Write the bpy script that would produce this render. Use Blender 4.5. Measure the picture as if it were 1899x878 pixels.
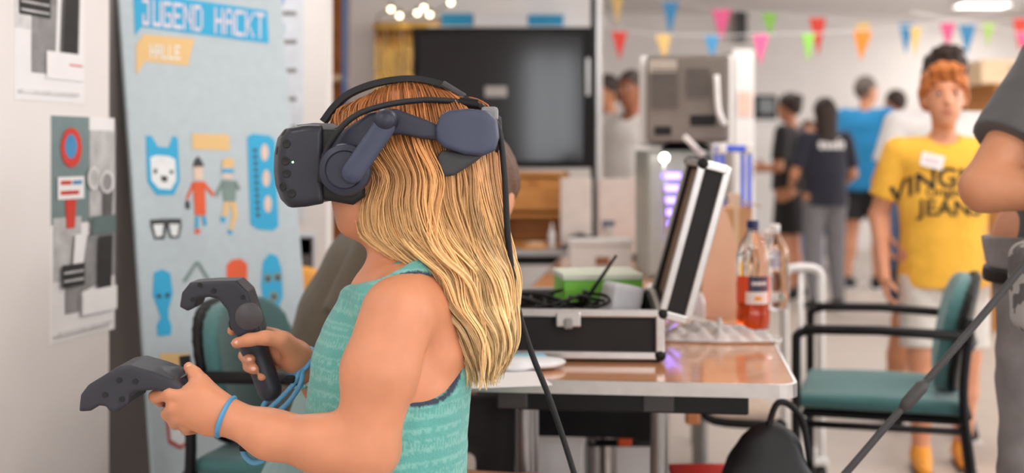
import bpy, bmesh, math, random
import numpy as np
from mathutils import Vector, Matrix
from mathutils.bvhtree import BVHTree

for _o in list(bpy.data.objects):
    bpy.data.objects.remove(_o)
SC = bpy.context.scene
COL = SC.collection
rnd = random.Random(7)
pi = math.pi

# ------------------------------------------------------------------ camera
F = 2400.0            # focal length in photograph pixels
CX, HY, EYE = 949.5, 280.0, 1.15
cam_d = bpy.data.cameras.new('camera')
cam = bpy.data.objects.new('camera', cam_d)
COL.objects.link(cam)
cam.location = (0, 0, EYE)
cam.rotation_euler = (pi/2, 0, 0)
cam_d.sensor_width = 36.0
cam_d.lens = 36.0*F/1899.0
cam_d.shift_y = -(439.0-HY)/1899.0
cam_d.clip_start = 0.05
cam_d.dof.use_dof = True
cam_d.dof.focus_distance = 1.87
cam_d.dof.aperture_fstop = 2.7
SC.camera = cam

# ------------------------------------------------------------------ world, light, exposure
W = bpy.data.worlds.new('world'); SC.world = W
W.use_nodes = True
W.node_tree.nodes['Background'].inputs[0].default_value = (0.80, 0.88, 1.0, 1)
W.node_tree.nodes['Background'].inputs[1].default_value = 1.2
SC.view_settings.view_transform = 'Standard'
SC.view_settings.look = 'None'
SC.view_settings.exposure = -0.06
SC.view_settings.gamma = 1.0
SC.view_settings.use_curve_mapping = False

def area(name, loc, rot, sx, sy, power, col=(1, 1, 1)):
    l = bpy.data.lights.new(name, 'AREA'); l.shape = 'RECTANGLE'
    l.size = sx; l.size_y = sy; l.energy = power; l.color = col
    o = bpy.data.objects.new(name, l); COL.objects.link(o)
    o.location = loc; o.rotation_euler = rot
    return o
# daylight through the windows of the rear wall and of the right-hand wall
REAR_Y, RIGHT_X, LEFT_X, BACK_Y, CEIL = -3.2, 6.6, -4.2, 15.0, 2.75
REAR_WIN = [(-2.5, 1.5), (0.48, 0.75), (2.4, 1.7), (4.8, 1.7)]
RIGHT_WIN = [(0.5, 1.9), (3.2, 1.9), (5.9, 1.9), (8.6, 1.9), (11.3, 1.9)]
for x, w in REAR_WIN:
    area('window_daylight', (x, REAR_Y-0.12, 1.65), (pi/2, 0, 0), w, 1.5, 36*w, (0.95, 0.97, 1.0))
for y, w in RIGHT_WIN:
    area('window_daylight', (RIGHT_X+0.12, y, 1.65), (pi/2, 0, pi/2), w, 1.5, 66, (0.97, 0.98, 1.0))

# ------------------------------------------------------------------ helpers
def s2l(c):
    return c/12.92 if c <= 0.04045 else ((c+0.055)/1.055)**2.4
def rgb(r, g, b):
    return (s2l(r/255), s2l(g/255), s2l(b/255), 1.0)

EYE_POINT = Vector((0, 0, EYE))
def P(px, py, D):
    """photograph pixel at depth D -> point of the room"""
    return Vector(((px-CX)*D/F, D, EYE-(py-HY)*D/F))

MATS = {}
def mat(name, col, rough=0.6, metal=0.0, var=0.10, vscale=18.0, bump=0.0, bscale=200.0, spec=0.5,
        trans=0.0, emit=None, estr=0.0, sss=0.0, coat=0.0, ior=1.45, alpha=1.0, attr=None, sheen=0.0):
    if name in MATS:
        return MATS[name]
    m = bpy.data.materials.new(name); m.use_nodes = True
    nt = m.node_tree; b = nt.nodes['Principled BSDF']
    b.inputs['Roughness'].default_value = rough
    b.inputs['Metallic'].default_value = metal
    b.inputs['Specular IOR Level'].default_value = spec
    b.inputs['IOR'].default_value = ior
    b.inputs['Transmission Weight'].default_value = trans
    b.inputs['Coat Weight'].default_value = coat
    b.inputs['Alpha'].default_value = alpha
    b.inputs['Sheen Weight'].default_value = sheen
    if sss:
        b.inputs['Subsurface Weight'].default_value = sss
        b.inputs['Subsurface Radius'].default_value = (0.012, 0.005, 0.003)
        b.inputs['Subsurface Scale'].default_value = 0.6
    tc = nt.nodes.new('ShaderNodeTexCoord')
    nz = nt.nodes.new('ShaderNodeTexNoise'); nz.inputs['Scale'].default_value = vscale
    nz.inputs['Detail'].default_value = 4.0
    nt.links.new(tc.outputs['Object'], nz.inputs['Vector'])
    mp = nt.nodes.new('ShaderNodeMapRange')
    mp.inputs['From Min'].default_value = 0.25; mp.inputs['From Max'].default_value = 0.75
    mp.inputs['To Min'].default_value = 1.0-var; mp.inputs['To Max'].default_value = 1.0+var
    nt.links.new(nz.outputs['Fac'], mp.inputs['Value'])
    mx = nt.nodes.new('ShaderNodeMix'); mx.data_type = 'RGBA'; mx.blend_type = 'MULTIPLY'
    mx.inputs['Factor'].default_value = 1.0
    mx.inputs['A'].default_value = col
    if attr:
        at = nt.nodes.new('ShaderNodeAttribute'); at.attribute_name = attr
        nt.links.new(at.outputs['Color'], mx.inputs['A'])
    nt.links.new(mp.outputs['Result'], mx.inputs['B'])
    nt.links.new(mx.outputs['Result'], b.inputs['Base Color'])
    if bump:
        n2 = nt.nodes.new('ShaderNodeTexNoise'); n2.inputs['Scale'].default_value = bscale
        n2.inputs['Detail'].default_value = 3.0
        nt.links.new(tc.outputs['Object'], n2.inputs['Vector'])
        bp = nt.nodes.new('ShaderNodeBump'); bp.inputs['Strength'].default_value = bump
        bp.inputs['Distance'].default_value = 0.004
        nt.links.new(n2.outputs['Fac'], bp.inputs['Height'])
        nt.links.new(bp.outputs['Normal'], b.inputs['Normal'])
    if emit:
        b.inputs['Emission Color'].default_value = emit
        b.inputs['Emission Strength'].default_value = estr
    MATS[name] = m
    return m

def wood(name, c1, c2, rough=0.45, scale=(1.5, 14, 14), coat=0.0, spec=0.5):
    if name in MATS:
        return MATS[name]
    m = mat(name, c1, rough, coat=coat, spec=spec)
    nt = m.node_tree; b = nt.nodes['Principled BSDF']
    tc = nt.nodes.new('ShaderNodeTexCoord'); mp = nt.nodes.new('ShaderNodeMapping')
    mp.inputs['Scale'].default_value = scale
    nt.links.new(tc.outputs['Object'], mp.inputs['Vector'])
    nz = nt.nodes.new('ShaderNodeTexNoise'); nz.inputs['Scale'].default_value = 3.0
    nz.inputs['Detail'].default_value = 6.0; nz.inputs['Distortion'].default_value = 0.6
    nt.links.new(mp.outputs['Vector'], nz.inputs['Vector'])
    cr = nt.nodes.new('ShaderNodeValToRGB')
    cr.color_ramp.elements[0].color = c1; cr.color_ramp.elements[1].color = c2
    cr.color_ramp.elements[0].position = 0.35; cr.color_ramp.elements[1].position = 0.68
    nt.links.new(nz.outputs['Fac'], cr.inputs['Fac'])
    nt.links.new(cr.outputs['Color'], b.inputs['Base Color'])
    return m

class MB:
    """collects shapes; build() links them as one mesh object"""
    def __init__(self):
        self.v = []; self.f = []; self.c = None
    def add(self, verts, faces, M=None):
        n = len(self.v)
        for p in verts:
            p = Vector(p)
            self.v.append(M @ p if M else p)
        self.f += [tuple(i+n for i in f) for f in faces]
        return self
    def bm(self, b, M=None):
        b.verts.index_update()
        vs = [v.co.copy() for v in b.verts]; fs = [[v.index for v in f.verts] for f in b.faces]
        b.free()
        return self.add(vs, fs, M)
    def box(self, c, s, r=0.0, M=None, seg=2):
        b = bmesh.new(); bmesh.ops.create_cube(b, size=1.0)
        for v in b.verts:
            v.co = Vector((v.co.x*s[0]+c[0], v.co.y*s[1]+c[1], v.co.z*s[2]+c[2]))
        if r > 0:
            bmesh.ops.bevel(b, geom=list(b.edges), offset=min(r, min(s)*0.49), segments=seg, profile=0.5, affect='EDGES')
        return self.bm(b, M)
    def tube(self, pts, r, n=10, caps=True, flat=1.0, M=None):
        pts = [Vector(p) for p in pts]
        m = len(pts)
        rs = r if isinstance(r, (list, tuple)) else [r]*m
        verts = []; faces = []
        up = None
        for i in range(m):
            d = (pts[min(i+1, m-1)]-pts[max(i-1, 0)])
            if d.length < 1e-9: d = Vector((0, 0, 1))
            d.normalize()
            if up is None:
                a = Vector((0, 0, 1)) if abs(d.z) < 0.9 else Vector((1, 0, 0))
                up = d.cross(a).normalized()
            else:
                up = (up - d*up.dot(d))
                up = up.normalized() if up.length > 1e-6 else d.orthogonal().normalized()
            w = d.cross(up)
            for k in range(n):
                a = 2*pi*k/n
                verts.append(pts[i] + up*math.cos(a)*rs[i]*flat + w*math.sin(a)*rs[i])
        for i in range(m-1):
            for k in range(n):
                faces.append((i*n+k, i*n+(k+1) % n, (i+1)*n+(k+1) % n, (i+1)*n+k))
        if caps:
            faces.append(tuple(range(n))[::-1]); faces.append(tuple((m-1)*n+k for k in range(n)))
        return self.add(verts, faces, M)
    def lathe(self, prof, c=(0, 0, 0), n=24, M=None):
        """prof: list of (r, z) from bottom to top"""
        verts = []; faces = []
        for (r, z) in prof:
            for k in range(n):
                a = 2*pi*k/n
                verts.append((c[0]+max(r, 1e-4)*math.cos(a), c[1]+max(r, 1e-4)*math.sin(a), c[2]+z))
        m = len(prof)
        for i in range(m-1):
            for k in range(n):
                faces.append((i*n+k, i*n+(k+1) % n, (i+1)*n+(k+1) % n, (i+1)*n+k))
        faces.append(tuple(range(n))[::-1]); faces.append(tuple((m-1)*n+k for k in range(n)))
        return self.add(verts, faces, M)
    def prism(self, poly, d0, d1, M=None, axis='y'):
        """closed 2-D outline extruded between d0 and d1 along the axis"""
        def q(a, b, d):
            return (a, d, b) if axis == 'y' else ((a, b, d) if axis == 'z' else (d, a, b))
        n = len(poly)
        verts = [q(a, b, d0) for a, b in poly]+[q(a, b, d1) for a, b in poly]
        faces = [tuple(range(n)), tuple(range(n, 2*n))[::-1]]
        for k in range(n):
            faces.append((k, n+k, n+(k+1) % n, (k+1) % n))
        return self.add(verts, faces, M)
    def ball(self, c, r, M=None, n=2):
        b = bmesh.new(); bmesh.ops.create_icosphere(b, subdivisions=n, radius=1.0)
        rr = r if isinstance(r, (list, tuple)) else (r, r, r)
        for v in b.verts:
            v.co = Vector((v.co.x*rr[0]+c[0], v.co.y*rr[1]+c[1], v.co.z*rr[2]+c[2]))
        return self.bm(b, M)
    def build(self, name, material, parent=None, world=False, smooth=False, label=None, sharp=None):
        off = parent.location if (parent is not None and world) else Vector((0, 0, 0))
        me = bpy.data.meshes.new(name)
        me.from_pydata([tuple(p-off) for p in self.v], [], self.f)
        b = bmesh.new(); b.from_mesh(me)
        bmesh.ops.recalc_face_normals(b, faces=b.faces)
        b.to_mesh(me); b.free()
        if smooth:
            me.polygons.foreach_set('use_smooth', [True]*len(me.polygons))
            if sharp: me.set_sharp_from_angle(angle=sharp)
        return link(name, me, material, parent, label)

def link(name, me, material, parent=None, label=None):
    o = bpy.data.objects.new(name, me); COL.objects.link(o)
    if material is not None:
        me.materials.clear(); me.materials.append(material)
    if parent is not None: o.parent = parent
    if label: o['label'] = label
    return o

def rbox(s, r=0.01, c=(0, 0, 0), M=None):
    return MB().box(c, s, r, M)

def thing(name, label, cat, loc=(0, 0, 0), rz=0.0, group=None):
    o = bpy.data.objects.new(name, None); COL.objects.link(o)
    o.empty_display_size = 0.05
    o.location = loc; o.rotation_euler = (0, 0, rz)
    return tag(o, label, cat, group)
def tag(o, label, cat, group=None):
    o['label'] = label; o['category'] = cat
    if group: o['group'] = group
    return o
def struct(o):
    o['kind'] = 'structure'
    return o
def children(o):
    return [c for c in bpy.data.objects if c.parent == o]
def copy_tree(o, parent=None):
    c = o.copy(); COL.objects.link(c); c.parent = parent
    for ch in children(o):
        copy_tree(ch, c)
    return c

def smooth_path(pts, n=8):
    """Catmull-Rom through the points"""
    pts = [Vector(p) for p in pts]
    q = [pts[0]*2-pts[1]]+pts+[pts[-1]*2-pts[-2]]
    out = []
    for i in range(1, len(q)-2):
        for k in range(n):
            t = k/n
            a, b, c, d = q[i-1], q[i], q[i+1], q[i+2]
            out.append(0.5*((2*b)+(c-a)*t+(2*a-5*b+4*c-d)*t*t+(3*b-a-3*c+d)*t**3))
    out.append(pts[-1])
    return out

# ------------------------------------------------------------------ implicit shapes (for bodies and moulded plastic)
def rc(a, b, ra, rb=None, sc=None):
    a = np.array(a, float); b = np.array(b, float); rb = ra if rb is None else rb
    s = np.array(sc if sc is not None else (1, 1, 1), float)
    R = max(ra, rb)/s.min()
    lo = np.minimum(a, b)-R; hi = np.maximum(a, b)+R
    def d(p):
        A = a*s; B = b*s; q = p*s
        ab = B-A; L = float(ab@ab)+1e-12
        t = np.clip(((q-A)@ab)/L, 0, 1)
        return (np.linalg.norm(q-(A+t[..., None]*ab), axis=-1)-(ra+(rb-ra)*t))/s.max()
    return lo, hi, d
def ell(c, r, R=None):
    c = np.array(c, float); r = np.array(r, float)
    m = r.max(); Ri = np.array(R.transposed()) if R is not None else None
    def d(p):
        q = p-c
        if Ri is not None: q = q@Ri.T
        k0 = np.linalg.norm(q/r, axis=-1); k1 = np.linalg.norm(q/(r*r), axis=-1)+1e-9
        return k0*(k0-1.0)/k1
    ext = (m, m, m) if R is not None else r
    return c-ext, c+ext, d
def sbox(c, h, r=0.0, R=None):
    c = np.array(c, float); h = np.array(h, float); Ri = np.array(R.transposed()) if R is not None else None
    def d(p):
        q = p-c
        if Ri is not None: q = q@Ri.T
        q = np.abs(q)-(h-r)
        return np.linalg.norm(np.maximum(q, 0), axis=-1)+np.minimum(q.max(-1), 0)-r
    m = np.linalg.norm(h)
    return c-m, c+m, d
def polyd(poly, x, z):
    """signed distance to a closed 2-D outline"""
    poly = np.array(poly, float); n = len(poly)
    d2 = np.full(x.shape, 1e9); inside = np.zeros(x.shape, bool)
    for i in range(n):
        ax, az = poly[i]; bx, bz = poly[(i+1) % n]
        ex, ez = bx-ax, bz-az; wx, wz = x-ax, z-az
        t = np.clip((wx*ex+wz*ez)/(ex*ex+ez*ez+1e-12), 0, 1)
        d2 = np.minimum(d2, (wx-ex*t)**2+(wz-ez*t)**2)
        if abs(bz-az) > 1e-12:
            c = ((az > z) != (bz > z)) & (x < (bx-ax)*(z-az)/(bz-az)+ax)
            inside ^= c
    d = np.sqrt(d2)
    return np.where(inside, -d, d)
def prism_xz(poly, y0, y1, r=0.004):
    """outline in x,z extruded in y with rounded edges"""
    pa = np.array(poly); yc, hy = (y0+y1)/2, abs(y1-y0)/2
    lo = np.array([pa[:, 0].min(), min(y0, y1), pa[:, 1].min()]); hi = np.array([pa[:, 0].max(), max(y0, y1), pa[:, 1].max()])
    def d(p):
        a = polyd(poly, p[..., 0], p[..., 2])+r
        b = np.abs(p[..., 1]-yc)-hy+r
        return np.minimum(np.maximum(a, b), 0)+np.sqrt(np.maximum(a, 0)**2+np.maximum(b, 0)**2)-r
    return lo, hi, d
def plane(n, o):
    """half space that is kept: below the plane through o with normal n"""
    n = np.array(n, float); n = n/np.linalg.norm(n); o = np.array(o, float)
    return lambda p: (p-o)@n

class Field:
    def __init__(self, lo, hi, vox):
        self.lo = np.array(lo, float); self.h = vox
        self.n = np.ceil((np.array(hi, float)-self.lo)/vox).astype(int)+1
        self.d = np.full(self.n, 0.1, np.float32)
    def sl(self, lo, hi, m):
        a = np.clip(np.floor((lo-m-self.lo)/self.h).astype(int), 0, self.n)
        b = np.clip(np.ceil((hi+m-self.lo)/self.h).astype(int)+1, 0, self.n)
        if (b <= a).any(): return None, None
        ax = [self.lo[i]+self.h*np.arange(a[i], b[i]) for i in range(3)]
        p = np.stack(np.meshgrid(*ax, indexing='ij'), -1)
        return tuple(slice(a[i], b[i]) for i in range(3)), p
    def add(self, prim, k=0.0):
        s, p = self.sl(prim[0], prim[1], k+3*self.h)
        if s is None: return self
        b = prim[2](p); a = self.d[s]
        if k > 0:
            h = np.clip(0.5+0.5*(b-a)/k, 0, 1)
            self.d[s] = b*(1-h)+a*h-k*h*(1-h)
        else:
            self.d[s] = np.minimum(a, b)
        return self
    def sub(self, prim, k=0.0):
        s, p = self.sl(prim[0], prim[1], k+3*self.h)
        if s is None: return self
        b = -prim[2](p); a = self.d[s]
        if k > 0:
            h = np.clip(0.5-0.5*(b-a)/k, 0, 1)
            self.d[s] = b*(1-h)+a*h+k*h*(1-h)
        else:
            self.d[s] = np.maximum(a, b)
        return self
    def pts(self):
        return self.sl(self.lo, self.lo+self.h*self.n, 0)[1]
    def cut(self, f):
        i = np.nonzero(self.d < .04)
        if len(i[0]): self.d[i] = np.maximum(self.d[i], f(self.lo+self.h*np.stack(i, -1)).astype(np.float32))
        return self
    def disp(self, fn):
        i = np.nonzero(np.abs(self.d) < .04)
        if len(i[0]): self.d[i] = self.d[i]+fn(self.lo+self.h*np.stack(i, -1)).astype(np.float32)
        return self
    def mesh(self):
        d = np.pad(self.d, 1, constant_values=0.05); n = d.shape
        ins = d < 0
        cnt = np.zeros(tuple(x-1 for x in n), np.int8)
        for i in (0, 1):
            for j in (0, 1):
                for k in (0, 1):
                    cnt += ins[i:n[0]-1+i, j:n[1]-1+j, k:n[2]-1+k]
        cells = np.argwhere((cnt > 0) & (cnt < 8))
        idx = np.full(cnt.shape, -1, np.int64); idx[tuple(cells.T)] = np.arange(len(cells))
        acc = np.zeros((len(cells), 3)); w = np.zeros(len(cells))
        cor = [(i, j, k) for i in (0, 1) for j in (0, 1) for k in (0, 1)]
        for a in cor:
            for ax in range(3):
                if a[ax]: continue
                b = list(a); b[ax] = 1
                va = d[tuple((cells+a).T)]; vb = d[tuple((cells+b).T)]
                mk = (va < 0) != (vb < 0)
                t = np.where(mk, va/np.where(mk, va-vb, 1), 0)
                pt = np.array(a, float)+np.zeros((len(cells), 3)); pt[:, ax] += t
                acc += pt*mk[:, None]; w += mk
        V = self.lo+self.h*(cells+acc/w[:, None]-1)
        faces = []
        for ax in range(3):
            u, v = (ax+1) % 3, (ax+2) % 3
            sa = [slice(None)]*3; sb = [slice(None)]*3
            sa[ax] = slice(0, n[ax]-1); sb[ax] = slice(1, n[ax])
            A = ins[tuple(sa)]; B = ins[tuple(sb)]
            e = np.argwhere(A != B)
            e = e[(e[:, u] > 0) & (e[:, v] > 0) & (e[:, u] < n[u]-1) & (e[:, v] < n[v]-1)]
            fl = A[tuple(e.T)]
            def at(du, dv):
                q = e.copy(); q[:, u] += du; q[:, v] += dv
                return idx[tuple(q.T)]
            q = np.stack([at(-1, -1), at(0, -1), at(0, 0), at(-1, 0)], 1)
            q[~fl] = q[~fl][:, ::-1]
            faces.append(q)
        return V, np.concatenate(faces)
    def build(self, name, material, parent=None, M=None, world=False, label=None, cols=None, relax=2):
        V, Fc = self.mesh()
        if relax:                                   # light smoothing of the voxel steps
            e = np.concatenate([Fc[:, [0, 1]], Fc[:, [1, 2]], Fc[:, [2, 3]], Fc[:, [3, 0]]])
            for _ in range(relax):
                s = np.zeros_like(V); c = np.zeros(len(V))
                np.add.at(s, e[:, 0], V[e[:, 1]]); np.add.at(c, e[:, 0], 1)
                np.add.at(s, e[:, 1], V[e[:, 0]]); np.add.at(c, e[:, 1], 1)
                V = V*0.5+0.5*s/np.maximum(c, 1)[:, None]
        colv = cols(V) if cols else None
        if M is not None:
            Mn = np.array(M); V = V@Mn[:3, :3].T+Mn[:3, 3]
        if world and parent is not None: V = V-np.array(parent.location)
        me = bpy.data.meshes.new(name)
        me.vertices.add(len(V)); me.vertices.foreach_set('co', V.astype(np.float32).ravel())
        me.loops.add(len(Fc)*4); me.loops.foreach_set('vertex_index', Fc.astype(np.int32).ravel())
        me.polygons.add(len(Fc)); me.polygons.foreach_set('loop_start', np.arange(0, len(Fc)*4, 4, dtype=np.int32))
        me.update(calc_edges=True); me.validate()
        me.polygons.foreach_set('use_smooth', [True]*len(me.polygons))
        if colv is not None:
            ca = me.color_attributes.new('col', 'FLOAT_COLOR', 'POINT')
            ca.data.foreach_set('color', np.concatenate([colv, np.ones((len(colv), 1))], 1).astype(np.float32).ravel())
        return link(name, me, material, parent, label)

def vnoise(p, s, seed=0):
    """cheap smooth pseudo noise from sines, about -1..1"""
    r = np.random.RandomState(seed); o = 0
    for i in range(4):
        k = r.randn(3); k = k/np.linalg.norm(k)*s*(1+0.5*i); o = o+np.sin(p@k+r.rand()*6.28)/(1+0.4*i)
    return o/2.6

def text_mesh(txt, size, align='CENTER'):
    c = bpy.data.curves.new('lettering', 'FONT'); c.body = txt; c.size = size; c.align_x = align; c.align_y = 'CENTER'
    c.resolution_u = 3; c.offset = size*.022
    o = bpy.data.objects.new('lettering', c); COL.objects.link(o)
    dg = bpy.context.evaluated_depsgraph_get()
    me = bpy.data.meshes.new_from_object(o.evaluated_get(dg))
    bpy.data.objects.remove(o); bpy.data.curves.remove(c)
    b = bmesh.new(); b.from_mesh(me); bpy.data.meshes.remove(me)
    bmesh.ops.triangulate(b, faces=b.faces)
    bmesh.ops.subdivide_edges(b, edges=[e for e in b.edges if e.calc_length() > size*0.15], cuts=2, use_grid_fill=False)
    bmesh.ops.triangulate(b, faces=b.faces)
    return b
# ================================================================== materials
WALL = mat('white_wall_paint', rgb(232, 226, 222), 0.75, var=0.03, vscale=3, bump=0.05, bscale=60)
WALL_SHADE = mat('taupe_painted_shade', rgb(136, 126, 122), 0.8, var=0.05, vscale=4)  # shadow tone for the gap between left wall and banner
FLOORM = mat('grey_beige_linoleum', rgb(186, 174, 164), 0.42, var=0.07, vscale=6, bump=0.03, bscale=90)
CEILM = mat('ceiling_paint', rgb(226, 222, 220), 0.85, var=0.02)
TABLE = wood('orange_wood_laminate', rgb(206, 144, 100), rgb(216, 158, 116), 0.12, (1.2, 10, 10), coat=0.3)
ALU = mat('brushed_aluminium', rgb(200, 198, 196), 0.32, 0.9, var=0.06, vscale=40)
STEEL = mat('grey_steel', rgb(150, 148, 147), 0.3, 0.85, var=0.08)
BLACKM = mat('black_powder_coat', rgb(20, 20, 22), 0.45, var=0.1, spec=.3)
BLACKP = mat('black_plastic', rgb(20, 19, 20), 0.5, var=0.1, spec=.3)
DARKG = mat('dark_grey_plastic', rgb(62, 60, 60), 0.5, var=0.1)
TEALF = mat('teal_upholstery', rgb(72, 118, 118), 0.9, var=0.14, vscale=120, bump=0.25, bscale=700, sheen=0.3)
PAPER = mat('white_paper', rgb(236, 233, 232), 0.8, var=0.02)
WHITEP = mat('white_plastic', rgb(232, 228, 225), 0.45, var=0.03)
ORWOOD = wood('orange_plywood', rgb(196, 128, 60), rgb(214, 150, 78), 0.5, (2, 12, 12))
PALEWOOD = wood('pale_wood', rgb(222, 188, 150), rgb(232, 204, 170), 0.5, (2, 12, 12))
BROWNWOOD = wood('brown_wood', rgb(150, 84, 34), rgb(176, 104, 44), 0.5, (8, 8, 2))
CLEAR = mat('clear_plastic', (1, 1, 1, 1), 0.04, trans=1.0, ior=1.3, var=0.0)
RED = mat('red_plastic', rgb(214, 40, 34), 0.45)
BLUEP = mat('blue_plastic', rgb(50, 110, 190), 0.45)

# ================================================================== room shell
def slab(name, lo, hi, m):
    lo = Vector(lo); hi = Vector(hi)
    return struct(MB().box((lo+hi)/2, hi-lo).build(name, m))
slab('floor', (LEFT_X-.2, REAR_Y-.2, -.1), (RIGHT_X+.2, BACK_Y+.2, 0), FLOORM)
slab('ceiling', (LEFT_X-.2, REAR_Y-.2, CEIL), (RIGHT_X+.2, BACK_Y+.2, CEIL+.1), CEILM)
slab('wall_back', (LEFT_X, BACK_Y, 0), (RIGHT_X, BACK_Y+.2, CEIL), WALL)
slab('wall_left_far', (LEFT_X-.2, REAR_Y, 0), (LEFT_X, BACK_Y, CEIL), WALL)
def windowed(name, horizontal, pos, wins, a0, a1):
    mb = MB(); z0, z1 = 0.9, 2.4
    t0, t1 = (pos-.2, pos) if name == 'wall_rear' else (pos, pos+.2)
    def bx(p0, p1, za, zb):
        if horizontal: mb.box(((p0+p1)/2, (t0+t1)/2, (za+zb)/2), (p1-p0, t1-t0, zb-za))
        else: mb.box(((t0+t1)/2, (p0+p1)/2, (za+zb)/2), (t1-t0, p1-p0, zb-za))
    bx(a0, a1, 0, z0); bx(a0, a1, z1, CEIL)
    cur = a0
    for c, w in wins:
        bx(cur, c-w/2, z0, z1); cur = c+w/2
    bx(cur, a1, z0, z1)
    struct(mb.build(name, WALL))
    for c, w in wins:
        fr = MB()
        for q0, q1, za, zb in ((c-w/2, c-w/2+.06, z0, z1), (c+w/2-.06, c+w/2, z0, z1), (c-.03, c+.03, z0, z1), (c-w/2, c+w/2, z0, z0+.06), (c-w/2, c+w/2, z1-.06, z1)):
            if horizontal: fr.box(((q0+q1)/2, pos-.05, (za+zb)/2), (q1-q0, .06, zb-za))
            else: fr.box((pos+.05, (q0+q1)/2, (za+zb)/2), (.06, q1-q0, zb-za))
        struct(fr.build('window_%d' % (1+len([o for o in bpy.data.objects if o.name.startswith('window_') and o.type == 'MESH'])), WHITEP))
windowed('wall_rear', True, REAR_Y, REAR_WIN, LEFT_X, RIGHT_X)
windowed('wall_right', False, RIGHT_X, RIGHT_WIN, REAR_Y, BACK_Y)
# slanting near wall on the left, carrying the posters
WL0, WL1 = Vector((-2.37, -2.78, 0)), Vector((-.978, 3.14, 0))
wdir = (WL1-WL0).normalized(); wnor = Vector((wdir.y, -wdir.x, 0))       # towards the room
def wall_frame(o):
    """matrix: x along the wall, y into the wall, z up, at point o of the wall"""
    return Matrix(((wdir.x, -wnor.x, 0, o.x), (wdir.y, -wnor.y, 0, o.y), (0, 0, 1, o.z), (0, 0, 0, 1)))
L = (WL1-WL0).length
struct(MB().box((L/2, .1, CEIL/2), (L, .2, CEIL), M=wall_frame(WL0)).build('wall_left', WALL))
struct(MB().box((.24, .17, CEIL/2), (.48, .2, CEIL), M=wall_frame(WL1)).build('shade_panel', WALL_SHADE))  # added panel: its taupe paints the shadow in the gap beside the banner
# white wall behind the banner and the partition behind the display
slab('wall_recess', (-2.2, 4.3, 0), (P(605, 0, 4.3).x, 4.45, CEIL), WALL)
slab('wall_partition', (P(650, 0, 6.9).x, 6.9, 0), (P(1118, 0, 6.9).x, 7.05, CEIL), WALL)
# ceiling beam along the back
slab('trim_2', (LEFT_X, 12.2, CEIL-.14), (RIGHT_X, 12.5, CEIL), CEILM)

# ceiling lamps: housing with a glowing diffuser, real lamps of the room
LAMP = mat('lamp_diffuser', (1, 1, 1, 1), 0.4, emit=(1.0, 0.97, 0.93, 1), estr=5.0)
for i, (x, y) in enumerate([(-1.6, .6), (1.4, .6), (4.4, .6), (-1.2, 3.8), (1.6, 3.8), (4.6, 3.8), (1.7, 7.0), (4.7, 7.0), (2.1, 10.4), (4.9, 10.4), (-2.2, 10.4), (5.05, 13.9)]):
    t = thing('ceiling_lamp', 'flat white ceiling lamp panel with a glowing diffuser', 'lamp', (x, y, CEIL), 0, 'ceiling lamp panels')
    MB().box((0, 0, -.02), (1.3, .34, .04), .006).build('housing', WHITEP, t)
    MB().box((0, 0, -.043), (1.22, .28, .006)).build('diffuser', LAMP, t)
    l = area('lamp_light', (0, 0, -.05), (0, 0, 0), 1.2, .26, 24, (1.0, 0.96, 0.91)); l.parent = t
    if y > 13: t.scale = (.42, 1, 1); t['label'] = 'short white ceiling lamp panel glowing near the back wall'; del t['group']

# ================================================================== posters on the left wall
def wall_pt(u):
    """point of the left wall plane seen along x = u*y"""
    s = (u*WL0.y-WL0.x)/(wdir.x-u*wdir.y)
    return WL0+wdir*s
GREYS = [mat('print_grey_%d' % i, rgb(c, c-2, c-3), 0.75, var=0.25, vscale=25) for i, c in enumerate((44, 92, 140, 186, 212))]
PRED = mat('print_red', rgb(206, 62, 48), 0.75); PBLU = mat('print_blue', rgb(70, 140, 186), 0.75)
PTEAL = mat('print_grey_teal', rgb(118, 136, 136), 0.75, var=.08)
def poster(label, pxl, pytop, w, h, pics):
    o = wall_pt((pxl-CX)/F); o.z = P(0, pytop, o.y).z-h
    t = thing('poster', label, 'poster', o)
    M = wall_frame(o); M.translation = Vector((0, 0, 0))
    MB().box((w/2, -.001, h/2), (w, .002, h), M=M).build('sheet', PAPER, t)
    for i, (nm, poly, m) in enumerate(pics):
        d = -.0022-.0004*i
        MB().prism([(a*w, b*h) for a, b in poly], d, d-.0004, M=M).build(nm, m, t)
    return t
def rect(a, b, c, d): return [(a, b), (c, b), (c, d), (a, d)]
def ring(cx, cy, rx, ry, n=14, a0=0): return [(cx+rx*math.cos(a0+2*pi*k/n), cy+ry*math.sin(a0+2*pi*k/n)) for k in range(n)]
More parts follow.
